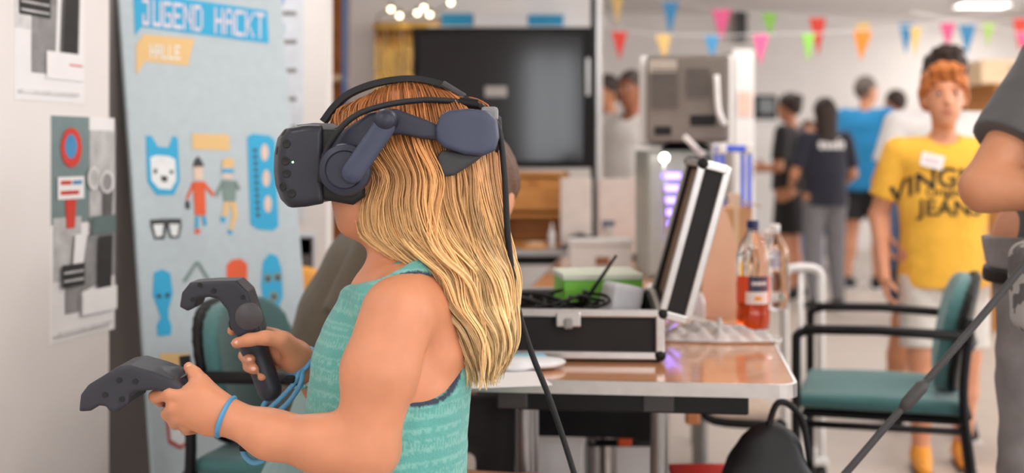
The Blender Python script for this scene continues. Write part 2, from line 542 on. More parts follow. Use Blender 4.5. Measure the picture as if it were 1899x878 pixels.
poster('long poster of greyscale photo collage with a red raised hand and speech labels', 93, 214, .27, .515, [
    ('backdrop', rect(.0, .52, .58, 1.0), PTEAL), ('backdrop', rect(.03, .27, .45, .55), GREYS[3]), ('photo', rect(.58, .46, 1, .94), GREYS[3]),
    ('photo', [(.42, .2), (1, .26), (1, .50), (.55, .46)], GREYS[2]), ('photo', rect(.2, .12, .42, .3), GREYS[2]),
    ('arm', [(.22, .5), (.34, .5), (.38, .73), (.18, .73)], PRED), ('hand', ring(.29, .86, .16, .09), PRED), ('palm', ring(.28, .865, .09, .055), PBLU),
    ('label_box', rect(.08, .63, .48, .73), PAPER), ('label_text', rect(.12, .65, .40, .668), PRED), ('label_text', rect(.12, .695, .28, .713), PRED), ('label_text', rect(.3, .695, .44, .713), PBLU),
    ('figure', [(.78, .48), (.90, .48), (.95, .66), (.86, .74), (.78, .68)], GREYS[1]), ('eyeglass', ring(.84, .70, .12, .055), GREYS[4]), ('eyeglass', ring(.62, .72, .1, .055), GREYS[4]), ('pupil', ring(.84, .70, .08, .04), GREYS[2]), ('pupil', ring(.62, .72, .065, .04), GREYS[3]),
    ('sign', rect(.58, .46, .98, .545), mat('print_slate', rgb(92, 110, 108), .7)), ('leg', [(.68, .2), (.90, .21), (.92, .45), (.70, .45)], GREYS[0]), ('torso', [(.28, .33), (.44, .33), (.42, .47), (.32, .47)], PAPER),
    ('sign', rect(.12, .24, .46, .34), GREYS[0]), ('sign_text', rect(.14, .263, .44, .273), GREYS[3]), ('sign_text', rect(.14, .30, .44, .31), GREYS[3]),
    ('note', rect(.42, .1, .98, .21), PAPER), ('text_line', rect(.05, .035, .9, .05), GREYS[4])])
poster('long poster of greyscale photo collage hung above the red hand poster', 26, -262, .27, .515, [
    ('backdrop', rect(0, .3, .55, .98), GREYS[4]), ('photo', [(.22, .12), (.55, .12), (.6, .6), (.22, .6)], GREYS[2]), ('figure', [(.62, .2), (.9, .2), (.95, .8), (.7, .85)], GREYS[1]),
    ('leg', [(.66, .22), (.88, .22), (.9, .5), (.7, .5)], GREYS[0]), ('sign', rect(.05, .36, .48, .45), GREYS[0]), ('sign_text', rect(.07, .375, .46, .385), GREYS[3]), ('sign_text', rect(.07, .41, .46, .42), GREYS[3]),
    ('note', rect(.42, .1, .98, .22), PAPER), ('text_line', rect(.75, .165, .95, .172), PRED), ('text_line', rect(.05, .03, .9, .045), GREYS[4])])

# ================================================================== leaning banner
BLUE = mat('banner_blue', rgb(34, 168, 214), 0.55, var=.03); BPALE = mat('banner_pale_grey_blue', rgb(184, 197, 202), 0.55, var=.05, vscale=30)
CREAM = mat('banner_sand', rgb(228, 190, 128), 0.55, var=.03); PINKW = mat('banner_pinkish_white', rgb(226, 214, 222), .55)
ORNG = mat('banner_orange', rgb(226, 88, 34), .55); BGREY = mat('banner_grey_green', rgb(120, 142, 136), .55); BSKIN = mat('banner_skin', rgb(226, 200, 184), .55)
BK = mat('banner_black', rgb(48, 48, 52), .55); BWHITE = mat('banner_white', rgb(232, 236, 236), .55)
BW, BH = .60, 2.05
ban = thing('banner', 'tall pale blue event banner lettered JUGEND HACKT HALLE leaning by the wall', 'banner', (-.862, 3.2, 0))
ban.rotation_euler = (math.radians(-6.0), 0, math.radians(90-33))
MB().box((BW/2, .006, BH/2), (BW, .012, BH), .002).build('panel', BPALE, ban)
MB().box((BW/2, .006, .012), (BW+.02, .10, .024), .004).build('foot_rail', ALU, ban)
def bp(px, py):
    """photograph pixel -> (x, z) on the banner's face"""
    R = ban.rotation_euler.to_matrix(); o = ban.location-EYE_POINT
    d = Vector(((px-CX)/F, 1, -(py-HY)/F)); n = R @ Vector((0, 1, 0))
    q = R.transposed() @ (d*(o.dot(n)/d.dot(n))-o)
    return q.x, q.z
blayer = [0]
def bshape(nm, pxs, m, layer=1, label=None):
    mb = MB().prism([bp(*p) for p in pxs], -.0006*layer, -.0006*layer-.0008)
    return mb.build(nm, m, ban, label=label)
def bimg(nm, m, pts_list, layer=2):
    for pts in pts_list: MB().prism([bp(*p) for p in pts], -.0006*layer, -.0006*layer-.0008).build(nm, m, ban)
def R4(x0, y0, x1, y1, sh=.10):
    """rectangle that follows the banner's perspective"""
    k = (lambda y: .13*max(0, 1-y/290))
    dx = x1-x0
    return [(x0, y0), (x1, y0+dx*k(y0)), (x1+(y1-y0)*.09, y1+dx*k(y1)), (x0+(y1-y0)*.09, y1)]
bshape('title_band', [(247, -16), (495, 20), (498, 81), (262, 50), (250, 66)], BLUE)
GL = {'J': '11110 00010 00010 00010 10010 10010 11110', 'U': '10001 10001 10001 10001 10001 10001 11111', 'G': '11111 10000 10000 10111 10001 10001 11111', 'E': '11111 10000 10000 11110 10000 10000 11111',
      'N': '10001 11001 10101 10101 10011 10001 10001', 'D': '11110 10001 10001 10001 10001 10001 11110', 'H': '10001 10001 10001 11111 10001 10001 10001', 'A': '01110 10001 10001 11111 10001 10001 10001',
      'C': '11111 10000 10000 10000 10000 10000 11111', 'K': '10001 10010 10100 11000 10100 10010 10001', 'T': '11111 00100 00100 00100 00100 00100 00100', 'L': '10000 10000 10000 10000 10000 10000 11111'}
def pixel_text(txt, x0, y0, x1, y1, slope, m, name, layer=3, fill=.92):
    """pixel lettering set between x0..x1 on the banner, y falling by slope"""
    cw = (x1-x0)/(len(txt)*6.0-1); ch = (y1-y0)/7.0
    for i, c in enumerate(txt):
        if c == ' ': continue
        mb = MB()
        for r, row in enumerate(GL[c].split()):
            for q, b in enumerate(row):
                if b == '1':
                    xa = x0+(i*6+q)*cw; xb = xa+cw*fill*1.05; ya = y0+r*ch; yb = ya+ch*fill*1.08
                    mb.prism([bp(xa, ya+(xa-x0)*slope), bp(xb, ya+(xb-x0)*slope), bp(xb, yb+(xb-x0)*slope), bp(xa, yb+(xa-x0)*slope)], -.0006*layer, -.0006*layer-.0008)
        mb.build(name, m, ban)
pixel_text('JUGEND HACKT', 263, -2, 489, 46, .118, PINKW, 'title_lettering')
bshape('name_tag', [(252, 84), (266, 64), (360, 72), (348, 122), (268, 114), (252, 140)], CREAM)
pixel_text('HALLE', 277, 82, 333, 108, .05, BWHITE, 'tag_lettering')
# animal head mask
bshape('animal_head', [(270, 252), (280, 252), (292, 272), (312, 274), (320, 252), (329, 256), (333, 335), (322, 362), (290, 362), (273, 338)], BLUE)
bshape('animal_face', [(278, 292), (290, 288), (312, 290), (324, 296), (326, 335), (316, 352), (294, 350), (280, 335)], BWHITE, 2)
bimg('animal_features', BK, [[(284, 314), (290, 314), (290, 322), (284, 322)], [(314, 316), (320, 316), (320, 323), (314, 323)], [(297, 326), (310, 328), (308, 338), (299, 337)]], 3)
# speech plate, two walking figures
bshape('speech_plate', [(356, 248), (424, 250), (426, 279), (357, 277)], CREAM)
bimg('figure_shirt', ORNG, [[(357, 337), (379, 337), (381, 400), (361, 400)], [(357, 338), (360, 345), (347, 372), (344, 368)], [(379, 338), (397, 360), (395, 366), (377, 346)]])
bshape('figure_head', [(358, 308), (376, 308), (376, 334), (360, 334)], BSKIN, 2)
bshape('figure_hair', [(357, 310), (360, 298), (366, 290), (372, 297), (378, 309)], BK, 3)
bimg('figure_legs', BLUE, [[(362, 401), (368, 401), (367, 424), (361, 424)], [(374, 401), (380, 401), (383, 418), (377, 420)]])
bimg('figure_shoes', ORNG, [[(361, 425), (370, 425), (370, 434), (361, 434)]], 2)
bshape('figure_bag', [(343, 374), (350, 372), (352, 388), (344, 388)], BK, 2)
bimg('figure_jumper', BGREY, [[(410, 334), (438, 336), (436, 374), (414, 374)], [(410, 336), (414, 344), (402, 366), (398, 360)], [(437, 336), (446, 350), (442, 354), (434, 345)]])
bshape('figure_head', [(412, 306), (431, 308), (430, 332), (413, 331)], BSKIN, 2)
bshape('figure_hair', [(410, 308), (412, 296), (424, 293), (433, 298), (432, 312)], CREAM, 3)
bshape('figure_goggles', [(411, 313), (432, 314), (432, 322), (411, 321)], BLUE, 4)
bimg('figure_trousers', CREAM, [[(415, 375), (426, 375), (420, 402), (411, 400)], [(426, 375), (437, 375), (440, 400), (430, 428), (424, 426), (431, 400)]])
bimg('figure_shoes', BLUE, [[(409, 402), (418, 404), (416, 414), (408, 411)], [(423, 427), (431, 429), (428, 436), (421, 434)]])
# tall blue totem with lamps
bshape('totem', [(458, 254), (468, 248), (500, 252), (510, 262), (516, 420), (506, 428), (478, 426), (464, 416)], BLUE)
bimg('totem_studs', BK, [[(469+.55*i/1.0, 276+i*12), (475+.55*i, 276+i*12), (475+.55*i, 283+i*12), (469+.55*i, 283+i*12)] for i in range(11)])
bimg('totem_eyes', BSKIN, [ring(490+3*i, 283+48*i, 7, 16) for i in range(3)])
# spectacles
bimg('spectacles', BK, [[(278, 408), (306, 406), (310, 416), (304, 444), (286, 444), (279, 420)], [(308, 406), (335, 406), (336, 420), (331, 442), (314, 442), (309, 418)]])
bimg('lenses', BWHITE, [[(283, 417), (302, 416), (300, 438), (288, 440)], [(313, 416), (331, 416), (328, 438), (317, 438)]], 3)
# lower row: long blue face, triangle, orange pot, oval mask
bshape('long_face', [(285, 506), (300, 500), (315, 507), (320, 545), (312, 574), (312, 590), (318, 606), (316, 622), (292, 624), (290, 604), (298, 590), (292, 572), (283, 548)], BLUE)
bimg('long_face_eyes', BK, [[(290, 546), (298, 547), (297, 554), (290, 552)], [(306, 545), (313, 544), (313, 551), (306, 553)]], 3)
bimg('triangle_sign', BGREY, [[(362, 486), (368, 486), (344, 524), (338, 522)], [(363, 486), (369, 486), (390, 520), (384, 522)]])
bshape('pot', [(420, 492), (430, 482), (446, 480), (458, 490), (458, 524), (440, 526), (420, 518)], ORNG)
bshape('oval_mask', [(487, 486), (500, 470), (514, 476), (522, 500), (524, 550), (514, 578), (502, 588), (490, 572), (484, 530)], BLUE)
bimg('mask_spots', BGREY, [ring(496, 516, 8, 9), ring(514, 514, 8, 9), ring(507, 550, 9, 10)])
bimg('mask_pupils', BK, [ring(496, 518, 4, 5), ring(514, 516, 4, 5), ring(507, 551, 4, 4)], 3)
bshape('yellow_block', [(296, 656), (350, 656), (352, 682), (300, 684)], CREAM)
bshape('badge', [(306, 768), (360, 764), (362, 812), (334, 834), (312, 822)], mat('banner_red', rgb(190, 66, 48), .55))
bshape('badge_face', [(312, 774), (356, 770), (357, 808), (334, 827), (316, 816)], BWHITE, 2)
bimg('badge_eyes', BK, [[(320, 786), (328, 786), (328, 796), (320, 796)], [(336, 794), (352, 792), (352, 806), (338, 806)]], 3)
bshape('foot_text', [(384, 858), (456, 850), (458, 864), (386, 872)], mat('banner_rose', rgb(196, 116, 128), .55))

# papers and small things on the recess wall behind the banner
def wall_sheet(label, x0, y0, x1, y1, D, blocks):
    a = P(x0, y1, D); b = P(x1, y0, D)
    t = thing('paper_sheet', label, 'paper', (a.x, 4.3, a.z)); w, h = b.x-a.x, b.z-a.z
    MB().box((w/2, -.0012, h/2), (w, .002, h)).build('sheet', mat('bluish_paper', rgb(218, 222, 230), .8), t)
    for (u0, v0, u1, v1, m) in blocks:
        MB().box(((u0+u1)/2*w, -.003, (v0+v1)/2*h), ((u1-u0)*w, .001, (v1-v0)*h)).build('print', m, t)
PB2 = mat('print_pale_blue', rgb(160, 184, 214), .8)
wall_sheet('big bluish schedule sheet with grey headings on the wall behind the banner', 440, -120, 562, 410, 4.297,
           [(.5, .12+.1*i, .9, .135+.1*i, GREYS[2]) for i in range(8)]+[(.5, .16+.1*i, .72, .19+.1*i, PB2) for i in range(8)])
wall_sheet('small greyscale photo print pinned below the schedule sheet', 540, 432, 586, 512, 4.297, [(.18, .08, .88, .9, GREYS[1]), (.25, .5, .8, .86, GREYS[2])])

# ================================================================== background left of the display
t = thing('wooden_shelf', 'narrow brown wooden shelf unit standing beyond the white wall end', 'shelf', (P(600, 0, 6.3).x, 6.3, 0))
w = P(640, 0, 6.3).x-P(600, 0, 6.3).x
MB().box((w/2, .14, 1.2), (w, .02, 2.4)).build('back_panel', BROWNWOOD, t)
for zz in (.02, .5, 1.0, 1.5, 1.95, 2.38): MB().box((w/2, .0, zz), (w, .28, .022)).build('shelf_board', PALEWOOD, t)
MB().box((w+.012, -.11, 1.2), (.022, .06, 2.4), .004).build('side_panel', mat('blue_painted_board', rgb(86, 120, 164), .6), t)
t = thing('foil_curtain', 'shiny gold foil fringe curtain hanging on the white partition', 'curtain', P(735, 0, 6.75))
t.location.z = 0
GOLD = mat('gold_foil', rgb(222, 178, 96), 0.25, 0.85, var=.25, vscale=14)
x0, x1 = P(696, 0, 6.75).x-t.location.x, P(776, 0, 6.75).x-t.location.x
for i in range(16):
    xa = x0+(x1-x0)*i/16; mb = MB()
    pts = [(xa+(x1-x0)/32+rnd.uniform(-.004, .004), .012*math.sin(i*2.1+z*3), z) for z in np.linspace(.7, 1.78+.01*rnd.random(), 12)]
    mb.tube(pts, (x1-x0)/30, 6, flat=.35); mb.build('foil_strip', GOLD, t, smooth=True)
MB().box(((x0+x1)/2+.12, 0, 1.80), (x1-x0+.26, .03, .045), .01).build('curtain_rod', GOLD, t)
BULB = mat('warm_bulb_glow', rgb(255, 230, 180), .4, emit=(1, .82, .5, 1), estr=9.0)
fl = thing('fairy_lights', 'warm glowing string of fairy lights above the gold foil curtain', 'lights', P(725, 17, 6.6))
pts = [P(*q, 6.6) for q in ((700, 30), (725, 17), (741, 29), (774, 24), (786, 14), (797, 27), (836, 5), (842, -8))]
MB().tube([pts[0]+Vector((-.01, .15, -.03))]+pts+[pts[-1]+Vector((.0, .15, .05))], .003, 6).build('cord', BLACKP, fl, True)
for p in pts[1:-1]:
    MB().ball(p, .013).build('bulb', BULB, fl, True, True); MB().lathe([(.008, .008), (.008, .03), (.003, .034)], c=p, n=10).build('socket', BLACKP, fl, True)

# ================================================================== table row and its tables
TR = math.radians(-7.0)
TD = Vector((-math.sin(TR), math.cos(TR), 0)); TX = Vector((math.cos(TR), math.sin(TR), 0))   # along the row, along the front edge
T0 = Vector((.519, 2.37, 0))                  # front right corner of the nearest table
TW, TDp = .66, .70
d_leg = .38
def table(label, org, w=TW, d=TDp, rz=TR, top=TABLE, legs=None, panel=False, legy=None):
    """org: front right corner"""
    t = thing('folding_table', label, 'table', org, rz)
    b = bmesh.new()
    r = .035; poly = []
    for cx_, cy_, a0 in ((-r, d-r, 0), (-w+r, d-r, 90), (-w+r, r, 180), (-r, r, 270)):
        for k in range(5):
            a = math.radians(a0+k*22.5); poly.append((cx_+r*math.cos(a), cy_+r*math.sin(a)))
    MB().prism(poly, .700, .7205, axis='z').build('tabletop', top, t)
    rim = [(x*1.0, y, .709) for x, y in poly]+[(poly[0][0], poly[0][1], .709)]
    mb = MB(); n = len(poly)
    inner = poly; cx0, cy0 = -w/2, d/2
    outer = [(x+.006*(1 if x > cx0 else -1), y+.006*(1 if y > cy0 else -1)) for x, y in poly]
    vs = []
    for (x, y) in outer: vs += [(x, y, .696), (x, y, .7215)]
    for (x, y) in inner: vs += [(x, y, .696), (x, y, .7215)]
    fs = []
    for k in range(n):
        a, c = 2*k, 2*((k+1) % n); A, C = 2*n+a, 2*n+c
        fs += [(a, c, c+1, a+1), (a+1, c+1, C+1, A+1), (A, A+1, C+1, C), (a, A, C, c)]
    mb.add(vs, fs).build('edge_strip', ALU, t)
    for yy in (.09, d-.09):
        MB().box((-w/2+.03, yy, .672), (w-.22, .05, .045), .004).build('apron_rail', BLACKM, t)
    if panel: MB().box((-w/2-.10, .05, .55), (.36, .012, .21), .003).build('dark_filler_panel', BLACKM, t)  # black panel added to stand in for shade and dark clutter below the table
    for xx in (legs or (-.13, -w+.13)):
        MB().box((xx, d/2, .672), (.06, d-.12, .04), .004).build('end_bracket', DARKG, t)
        for yy in (legy or (.25, d-.12)):
            MB().tube([(xx, yy, .655), (xx, yy, .0)], .019, 14).build('leg', STEEL, t, smooth=True, sharp=.7)
    return t
table('orange wood laminate table carrying the open tool case', T0, legs=(-.25, -TW+.13), legy=(.25, d_leg))
table('orange wood laminate table carrying the orange soda bottle', T0+TD*(TDp+.016), legs=(-.25, -.43), panel=True)
table('orange wood laminate table under the grey cathode monitor tower', T0+TD*(2*TDp+.032))
table('orange wood laminate table at the far end of the row', T0+TD*(3*TDp+.048))
def on_table(px, py, z=.722):
    """point of the table plane seen at that pixel"""
    D = (EYE-z)*F/(py-HY); q = P(px, py, D); q.z = z
    return q
bt = table('grey topped table in front of the white partition', Vector((.42, 5.6, 0)), 1.15, .9, 0.0, mat('grey_tabletop', rgb(196, 188, 180), .35))

# ================================================================== open tool case
CASEB = mat('black_case_panel', rgb(34, 32, 32), .6, bump=.3, bscale=500, spec=.3)
FOAM = mat('brown_case_lining', rgb(108, 82, 62), .95, var=.15, bump=.2)
cw, cd, chh = .37, .42, .098
cr_ = on_table(1224, 672)
case = thing('tool_case', 'black aluminium edged tool case standing open on the near table', 'case', cr_, math.radians(-4))
mb = MB()
for (c, s) in (((-cw/2, .008, chh/2), (cw, .012, chh)), ((-cw/2, cd-.008, chh/2), (cw, .012, chh)), ((-.008, cd/2, chh/2), (.012, cd, chh)), ((-cw+.008, cd/2, chh/2), (.012, cd, chh)), ((-cw/2, cd/2, .008), (cw-.01, cd-.01, .012))):
    mb.box(c, s)
mb.build('shell', CASEB, case)
MB().box((-cw/2, cd/2, .016), (cw-.03, cd-.03, .006)).build('lining', FOAM, case)
def frame_edges(parent, w, d, z0, z1, M=None):
    for zz, nm in ((z0, 'edge_trim'), (z1, 'edge_trim')):
        for (c, s) in (((-w/2, 0, zz), (w, .014, .016)), ((-w/2, d, zz), (w, .014, .016)), ((0, d/2, zz), (.014, d, .016)), ((-w, d/2, zz), (.014, d, .016))):
            MB().box(c, s, .003, M).build(nm, ALU, parent)
    for x in (0, -w):
        for y in (0, d):
            MB().box((x, y, (z0+z1)/2), (.018, .018, abs(z1-z0)), .003, M).build('corner_trim', ALU, parent)
            for zz in (z0,):
                MB().ball((x, y, zz+.002), .0135, M).build('corner_cap', BLACKP, parent, smooth=True)
frame_edges(case, cw, cd, .0125, chh)
for x in (-.185,):
    la = MB().box((x, -.012, chh-.012), (.05, .008, .03), .003).build('latch', ALU, case, label='bright metal latch')
    MB().box((x, -.018, chh-.02), (.018, .008, .022), .003).build('latch_clip', STEEL, la)
# lid: hinged on the right-hand side, swung past upright
LM = Matrix.Translation((.004, 0, chh)) @ Matrix.Rotation(math.radians(90+15), 4, 'Y')
lid_w, lid_t = .315, .052
lid = MB().box((-lid_w/2, cd/2, lid_t-.004), (lid_w, cd, .008), M=LM)
for (c, s) in (((-lid_w/2, .004, lid_t/2), (lid_w, .01, lid_t)), ((-lid_w/2, cd-.004, lid_t/2), (lid_w, .01, lid_t)), ((-lid_w+.004, cd/2, lid_t/2), (.01, cd, lid_t)), ((-.004, cd/2, lid_t/2), (.01, cd, lid_t))):
    lid.box(c, s, M=LM)
lo = lid.build('lid', CASEB, case)
MB().box((-lid_w/2, cd/2, .012), (lid_w-.025, cd-.025, .004), M=LM).build('lid_lining', FOAM, lo)
frame_edges(lo, lid_w, cd, 0.0, lid_t, LM)
# what lies in the case
def case_pt(x, y, z): return case.matrix_basis @ Vector((x, y, z))
gb = thing('green_box', 'bright green card box lying in the open tool case', 'box', case_pt(-.128, .285, .088), math.radians(6))
MB().box((0, 0, .03), (.175, .16, .055), .004).build('body', mat('green_card', rgb(112, 186, 58), .5), gb)
MB().box((0, 0, .063), (.18, .165, .014), .003).build('lid', mat('pale_green_card', rgb(206, 214, 196), .5), gb)
wb = tag(MB().box((0, 0, .04), (.07, .08, .075), .010).build('grey_adapter', mat('light_grey_plastic', rgb(200, 200, 204), .5)), 'light grey plastic adapter block beside the green box in the case', 'adapter')
wb.location = case_pt(-.085, .125, .068); wb.rotation_euler = (0, .2, .3)
for i in range(9):
    pts = []; a0 = rnd.uniform(0, 6.28); cxr, cyr = rnd.uniform(-.28, -.08), rnd.uniform(.08, .3); r0 = rnd.uniform(.04, .085)
    for k in range(22):
        a = a0+k*.55; rr = r0*(.75+.3*math.sin(k*1.3+i))
        pts.append(case_pt(min(-.03, max(-cw+.03, cxr+rr*1.2*math.cos(a))), min(cd-.03, max(.03, cyr+rr*math.sin(a))), .050+.0075*i+.014*math.sin(k*.9+i)))
    c = thing('cable', 'black cable coiled in a tangle inside the open tool case', 'cable', pts[0], 0, 'cables tangled in the tool case')
    MB().tube(smooth_path(pts, 4), .0035, 6).build('cord', BLACKP, c, True, True)
    MB().box(pts[-1], (.012, .022, .012), .002).build('plug', BLACKP, c, True)
an = thing('antenna', 'thin black stub antenna sticking up from the tool case', 'antenna', case_pt(-.165, .12, .09))
a = an.location; b_ = P(1143, 474, a.y+.02)
MB().tube([a, a*.35+b_*.65, b_], [.0045, .004, .003], 8).build('rod', BLACKP, an, True, True)
MB().tube([a-Vector((0, 0, .02)), a], .006, 8).build('hinge_base', BLACKP, an, True, True)

# paper and cloth on the table left of the case
for i, (px, py, w_, h_, a, lab) in enumerate(((905, 706, .21, .15, 12, 'white paper sheet on the near table under the wet wipe packet'),)):
    q = on_table(px, py)
    o = tag(MB().box((0, 0, .001), (w_, h_, .002)).build('paper_sheet', PAPER), lab, 'paper'); o.location = q; o.rotation_euler = (0, 0, math.radians(a))
q = on_table(958, 684)
t = thing('wipe_packet', 'soft white and pale blue packet lying on the near table beside the case', 'packet', q+Vector((0, 0, .002)), .25)
f = Field((-.11, -.06, -.005), (.11, .06, .04), .003)
f.add(ell((0, 0, .008), (.10, .05, .014))).disp(lambda p: .003*vnoise(p, 60, 3))
f.cut(plane((0, 0, -1), (0, 0, 0)))
f.build('pouch', mat('packet_film', rgb(226, 226, 228), .35), t)
MB().box((.0, .012, .0215), (.12, .03, .003), .001).build('blue_stripe', mat('pale_blue_film', rgb(150, 196, 212), .4), t)
# ================================================================== bottles, bag and other things on the tables
ORANGE_L = mat('orange_soda', rgb(236, 92, 26), .08, trans=.55, ior=1.33, var=.03, emit=None)
def bottle(label, base, h, r, fill, cap, band=None, group=None):
    t = thing('bottle', label, 'bottle', base, 0, group)
    pr = [(r*.55, .0), (r*.92, .004), (r, .02), (r, h*.16), (r*.94, h*.20), (r*.98, h*.26), (r*.98, h*.52), (r, h*.58), (r*.98, h*.68), (r*.75, h*.79), (r*.42, h*.88), (r*.30, h*.93), (r*.30, h*.965)]
    MB().lathe(pr, n=28).build('body', CLEAR, t, smooth=True)
    if fill:
        zz = fill*h
        q = [(a*.955, b+.002) for a, b in pr if b < zz]
        q.append((q[-1][0], zz))
        MB().lathe(q, n=28).build('liquid', ORANGE_L, t, smooth=True, sharp=.9)
    if cap:
        mb = MB().lathe([(r*.36, h*.925), (r*.37, h*.93), (r*.37, h*.985), (r*.33, h)], n=20)
        mb.build('cap', cap, t, smooth=True, sharp=.7)
        MB().lathe([(r*.38, h*.90), (r*.38, h*.91)], n=20).build('neck_ring', cap, t)
    if band:
        for (z0, z1, a0, a1, m, nm) in band:
            mb = MB(); vs = []; fs = []; n = 12
            for k in range(n+1):
                a = math.radians(a0+(a1-a0)*k/n)
                for zz in (z0, z1): vs.append((r*1.008*math.cos(a), r*1.008*math.sin(a), zz*h))
            for k in range(n): fs.append((2*k, 2*k+2, 2*k+3, 2*k+1))
            mb.add(vs, fs).build(nm, m, t)
    return t
q = on_table(1396, 612)
bottle('large plastic bottle half full of orange soda with a navy cap', q, .262, .040, .45, mat('navy_cap', rgb(34, 44, 88), .4),
       [(.26, .50, -170, -10, mat('label_orange', rgb(228, 84, 40), .45), 'label_band'), (.36, .50, -115, -40, mat('label_navy', rgb(52, 58, 84), .45), 'label_emblem'), (.25, .36, -125, -40, mat('label_white', rgb(240, 224, 216), .45), 'label_panel'),
        (.42, .45, -105, -50, mat('label_white', (1, 1, 1, 1)), 'label_lettering'), (.28, .32, -95, -70, mat('label_fruit', rgb(240, 150, 40), .45), 'label_fruit')])
bottle('empty clear plastic bottle standing behind the orange soda bottle', on_table(1437, 574), .23, .037, 0, WHITEP)
t = thing('glue_bottle', 'small clear squeeze bottle with a bright blue cap beside the open lid', 'bottle', on_table(1290, 606))
MB().lathe([(.02, 0), (.024, .006), (.024, .06), (.018, .078), (.008, .088), (.006, .10)], n=20).build('body', mat('milky_plastic', rgb(226, 220, 220), .25, trans=.4), t, smooth=True)
MB().lathe([(.009, .095), (.009, .11), (.004, .128), (.002, .13)], n=14).build('cap', mat('cyan_cap', rgb(20, 140, 200), .4), t, smooth=True)

# crumpled clear bag
q = on_table(1338, 630)
t = thing('plastic_bag', 'crumpled clear plastic bag lying on the table before the soda bottle', 'bag', q, math.radians(-12))
nx, ny = 60, 26; vs = []; fs = []
for j in range(ny):
    for i in range(nx):
        x = (i/(nx-1)-.5)*.27; y = (j/(ny-1)-.5)*.13*(1-.5*abs(x)/.13*(x > 0)); e = (1-(abs(i/(nx-1)-.5)*2)**3)*(1-(abs(j/(ny-1)-.5)*2)**2)
        z = .003+e*(.022+.014*math.sin(x*70+3*math.sin(y*60))*math.cos(y*90+x*40)+.008*math.sin(x*160+y*120))*(1.35 if x < 0 else .8)
        vs.append((x, y, max(z, .003)))
for j in range(ny-1):
    for i in range(nx-1): fs.append((j*nx+i, j*nx+i+1, (j+1)*nx+i+1, (j+1)*nx+i))
MB().add(vs, fs).build('film', mat('clear_film', (.95, .92, .9, 1), .18, trans=.4, ior=1.15, var=0), t, smooth=True)
mb = MB(); n0 = 10
mb.tube(smooth_path([(-.135, .0, .012), (-.09, -.01, .05), (-.03, .01, .035), (.05, .0, .022), (.13, -.01, .006)], 6), .006, 8, flat=.4).build('fold', mat('milky_film', rgb(236, 228, 224), .3, trans=.5, var=0), t, smooth=True)

# peach card sheet leaning behind the case lid
t = thing('card_sheet', 'peach coloured card sheet standing behind the open case lid', 'card', on_table(1345, 590))
pts = [(1300, 590), (1306, 470), (1322, 378), (1336, 376), (1350, 396), (1362, 430), (1374, 480), (1388, 540), (1396, 590)]
D0 = t.location.y
q = [P(x, y, D0)-t.location for x, y in pts]
ps = MB().prism([(v.x, v.z) for v in q], 0, .004, M=Matrix.Rotation(-.06, 4, 'X')).build('sheet', mat('peach_card', rgb(228, 180, 150), .6, var=.04), t)
MB().prism([(-.03, 0), (.03, 0), (0, .16)], .045, .049, M=Matrix.Rotation(.12, 4, 'X')).build('prop_flap', mat('peach_card', (1, 1, 1, 1)), t)

# computer tower with grey side panel, LEDs, desk lamp bulb
tz = .722
p = P(1200, 0, 4.35); xr = P(1322, 0, 4.35).x
t = thing('computer_tower', 'grey panelled computer tower with violet lights under the old monitor', 'computer', (p.x, 4.35, tz))
w, h, d = xr-p.x, P(0, 279, 4.35).z-tz, .42
GP = mat('grey_green_panel', rgb(150, 154, 148), .35, var=.05)
MB().box((w/2, d/2, h/2), (w, d, h), .006).build('cabinet', GP, t)
MB().box((w*.34, -.004, h*.5), (w*.62, .008, h*.94), .003).build('front_panel', mat('pale_grey_panel', rgb(164, 166, 160), .25), t)
MB().box((w*.84, -.004, h*.5), (w*.26, .008, h*.9), .003).build('drive_bay', BLACKP, t)
VIO = mat('violet_led', rgb(110, 90, 255), .4, emit=(.25, .16, 1.0, 1), estr=7.0)
for i in range(6):
    a = MB().box((w*.36, -.012, h*(.80-.095*i)), (.062-.006*i, .006, .018), .003).build('light_strip', VIO, t)
for i in range(3): MB().box((w*.84, -.010, h*(.82-.16*i)), (w*.2, .006, .035), .002).build('drive_door', DARKG, t)
b = thing('lamp_bulb', 'small bright white bulb shining in front of the grey computer tower', 'light', P(1232, 293, 4.2))
MB().ball((0, 0, 0), .014).build('bulb', mat('white_bulb', (1, 1, 1, 1), .4, emit=(1, .93, .82, 1), estr=25), b, smooth=True)
MB().tube([(0, 0, -.01), (0, .01, -.1), (.02, .03, -(P(0, 293, 4.2).z-tz)+.006)], .005, 8).build('stem', ALU, b, smooth=True)
MB().lathe([(.035, 0), (.035, .006), (.01, .012)], c=(.02, .03, -(P(0, 293, 4.2).z-tz)), n=18).build('base', BLACKM, b, smooth=True)

# old cathode ray monitor seen from behind
mz = tz+h
CRT = mat('taupe_plastic', rgb(118, 108, 100), .55, var=.06); CRTD = mat('taupe_plastic_vent', rgb(98, 90, 84), .6)
p0, p1 = P(1203, 0, 4.35), P(1355, 0, 4.35)
t = thing('crt_monitor', 'bulky taupe cathode ray monitor seen from behind on the grey tower', 'monitor', ((p0.x+p1.x)/2, 4.42, mz), math.radians(-6))
mw = (p1.x-p0.x); zh = (255-95)*4.35/F
MB().box((0, .02, zh/2+.028), (mw, .26, zh), .012).build('rear_housing', CRT, t)
MB().box((0, .20, zh/2+.03), (mw+.05, .10, zh+.03), .01).build('front_bezel', WHITEP, t)
MB().lathe([(.085, 0), (.09, .006), (.075, .02), (.05, .03)], c=(0, .06, 0), n=24).build('swivel_foot', BLACKP, t, smooth=True)
for i in range(12): MB().box((-mw*.28, -.113, zh*.30+i*.011+.06), (mw*.32, .006, .0055)).build('vent_slat', CRTD, t)
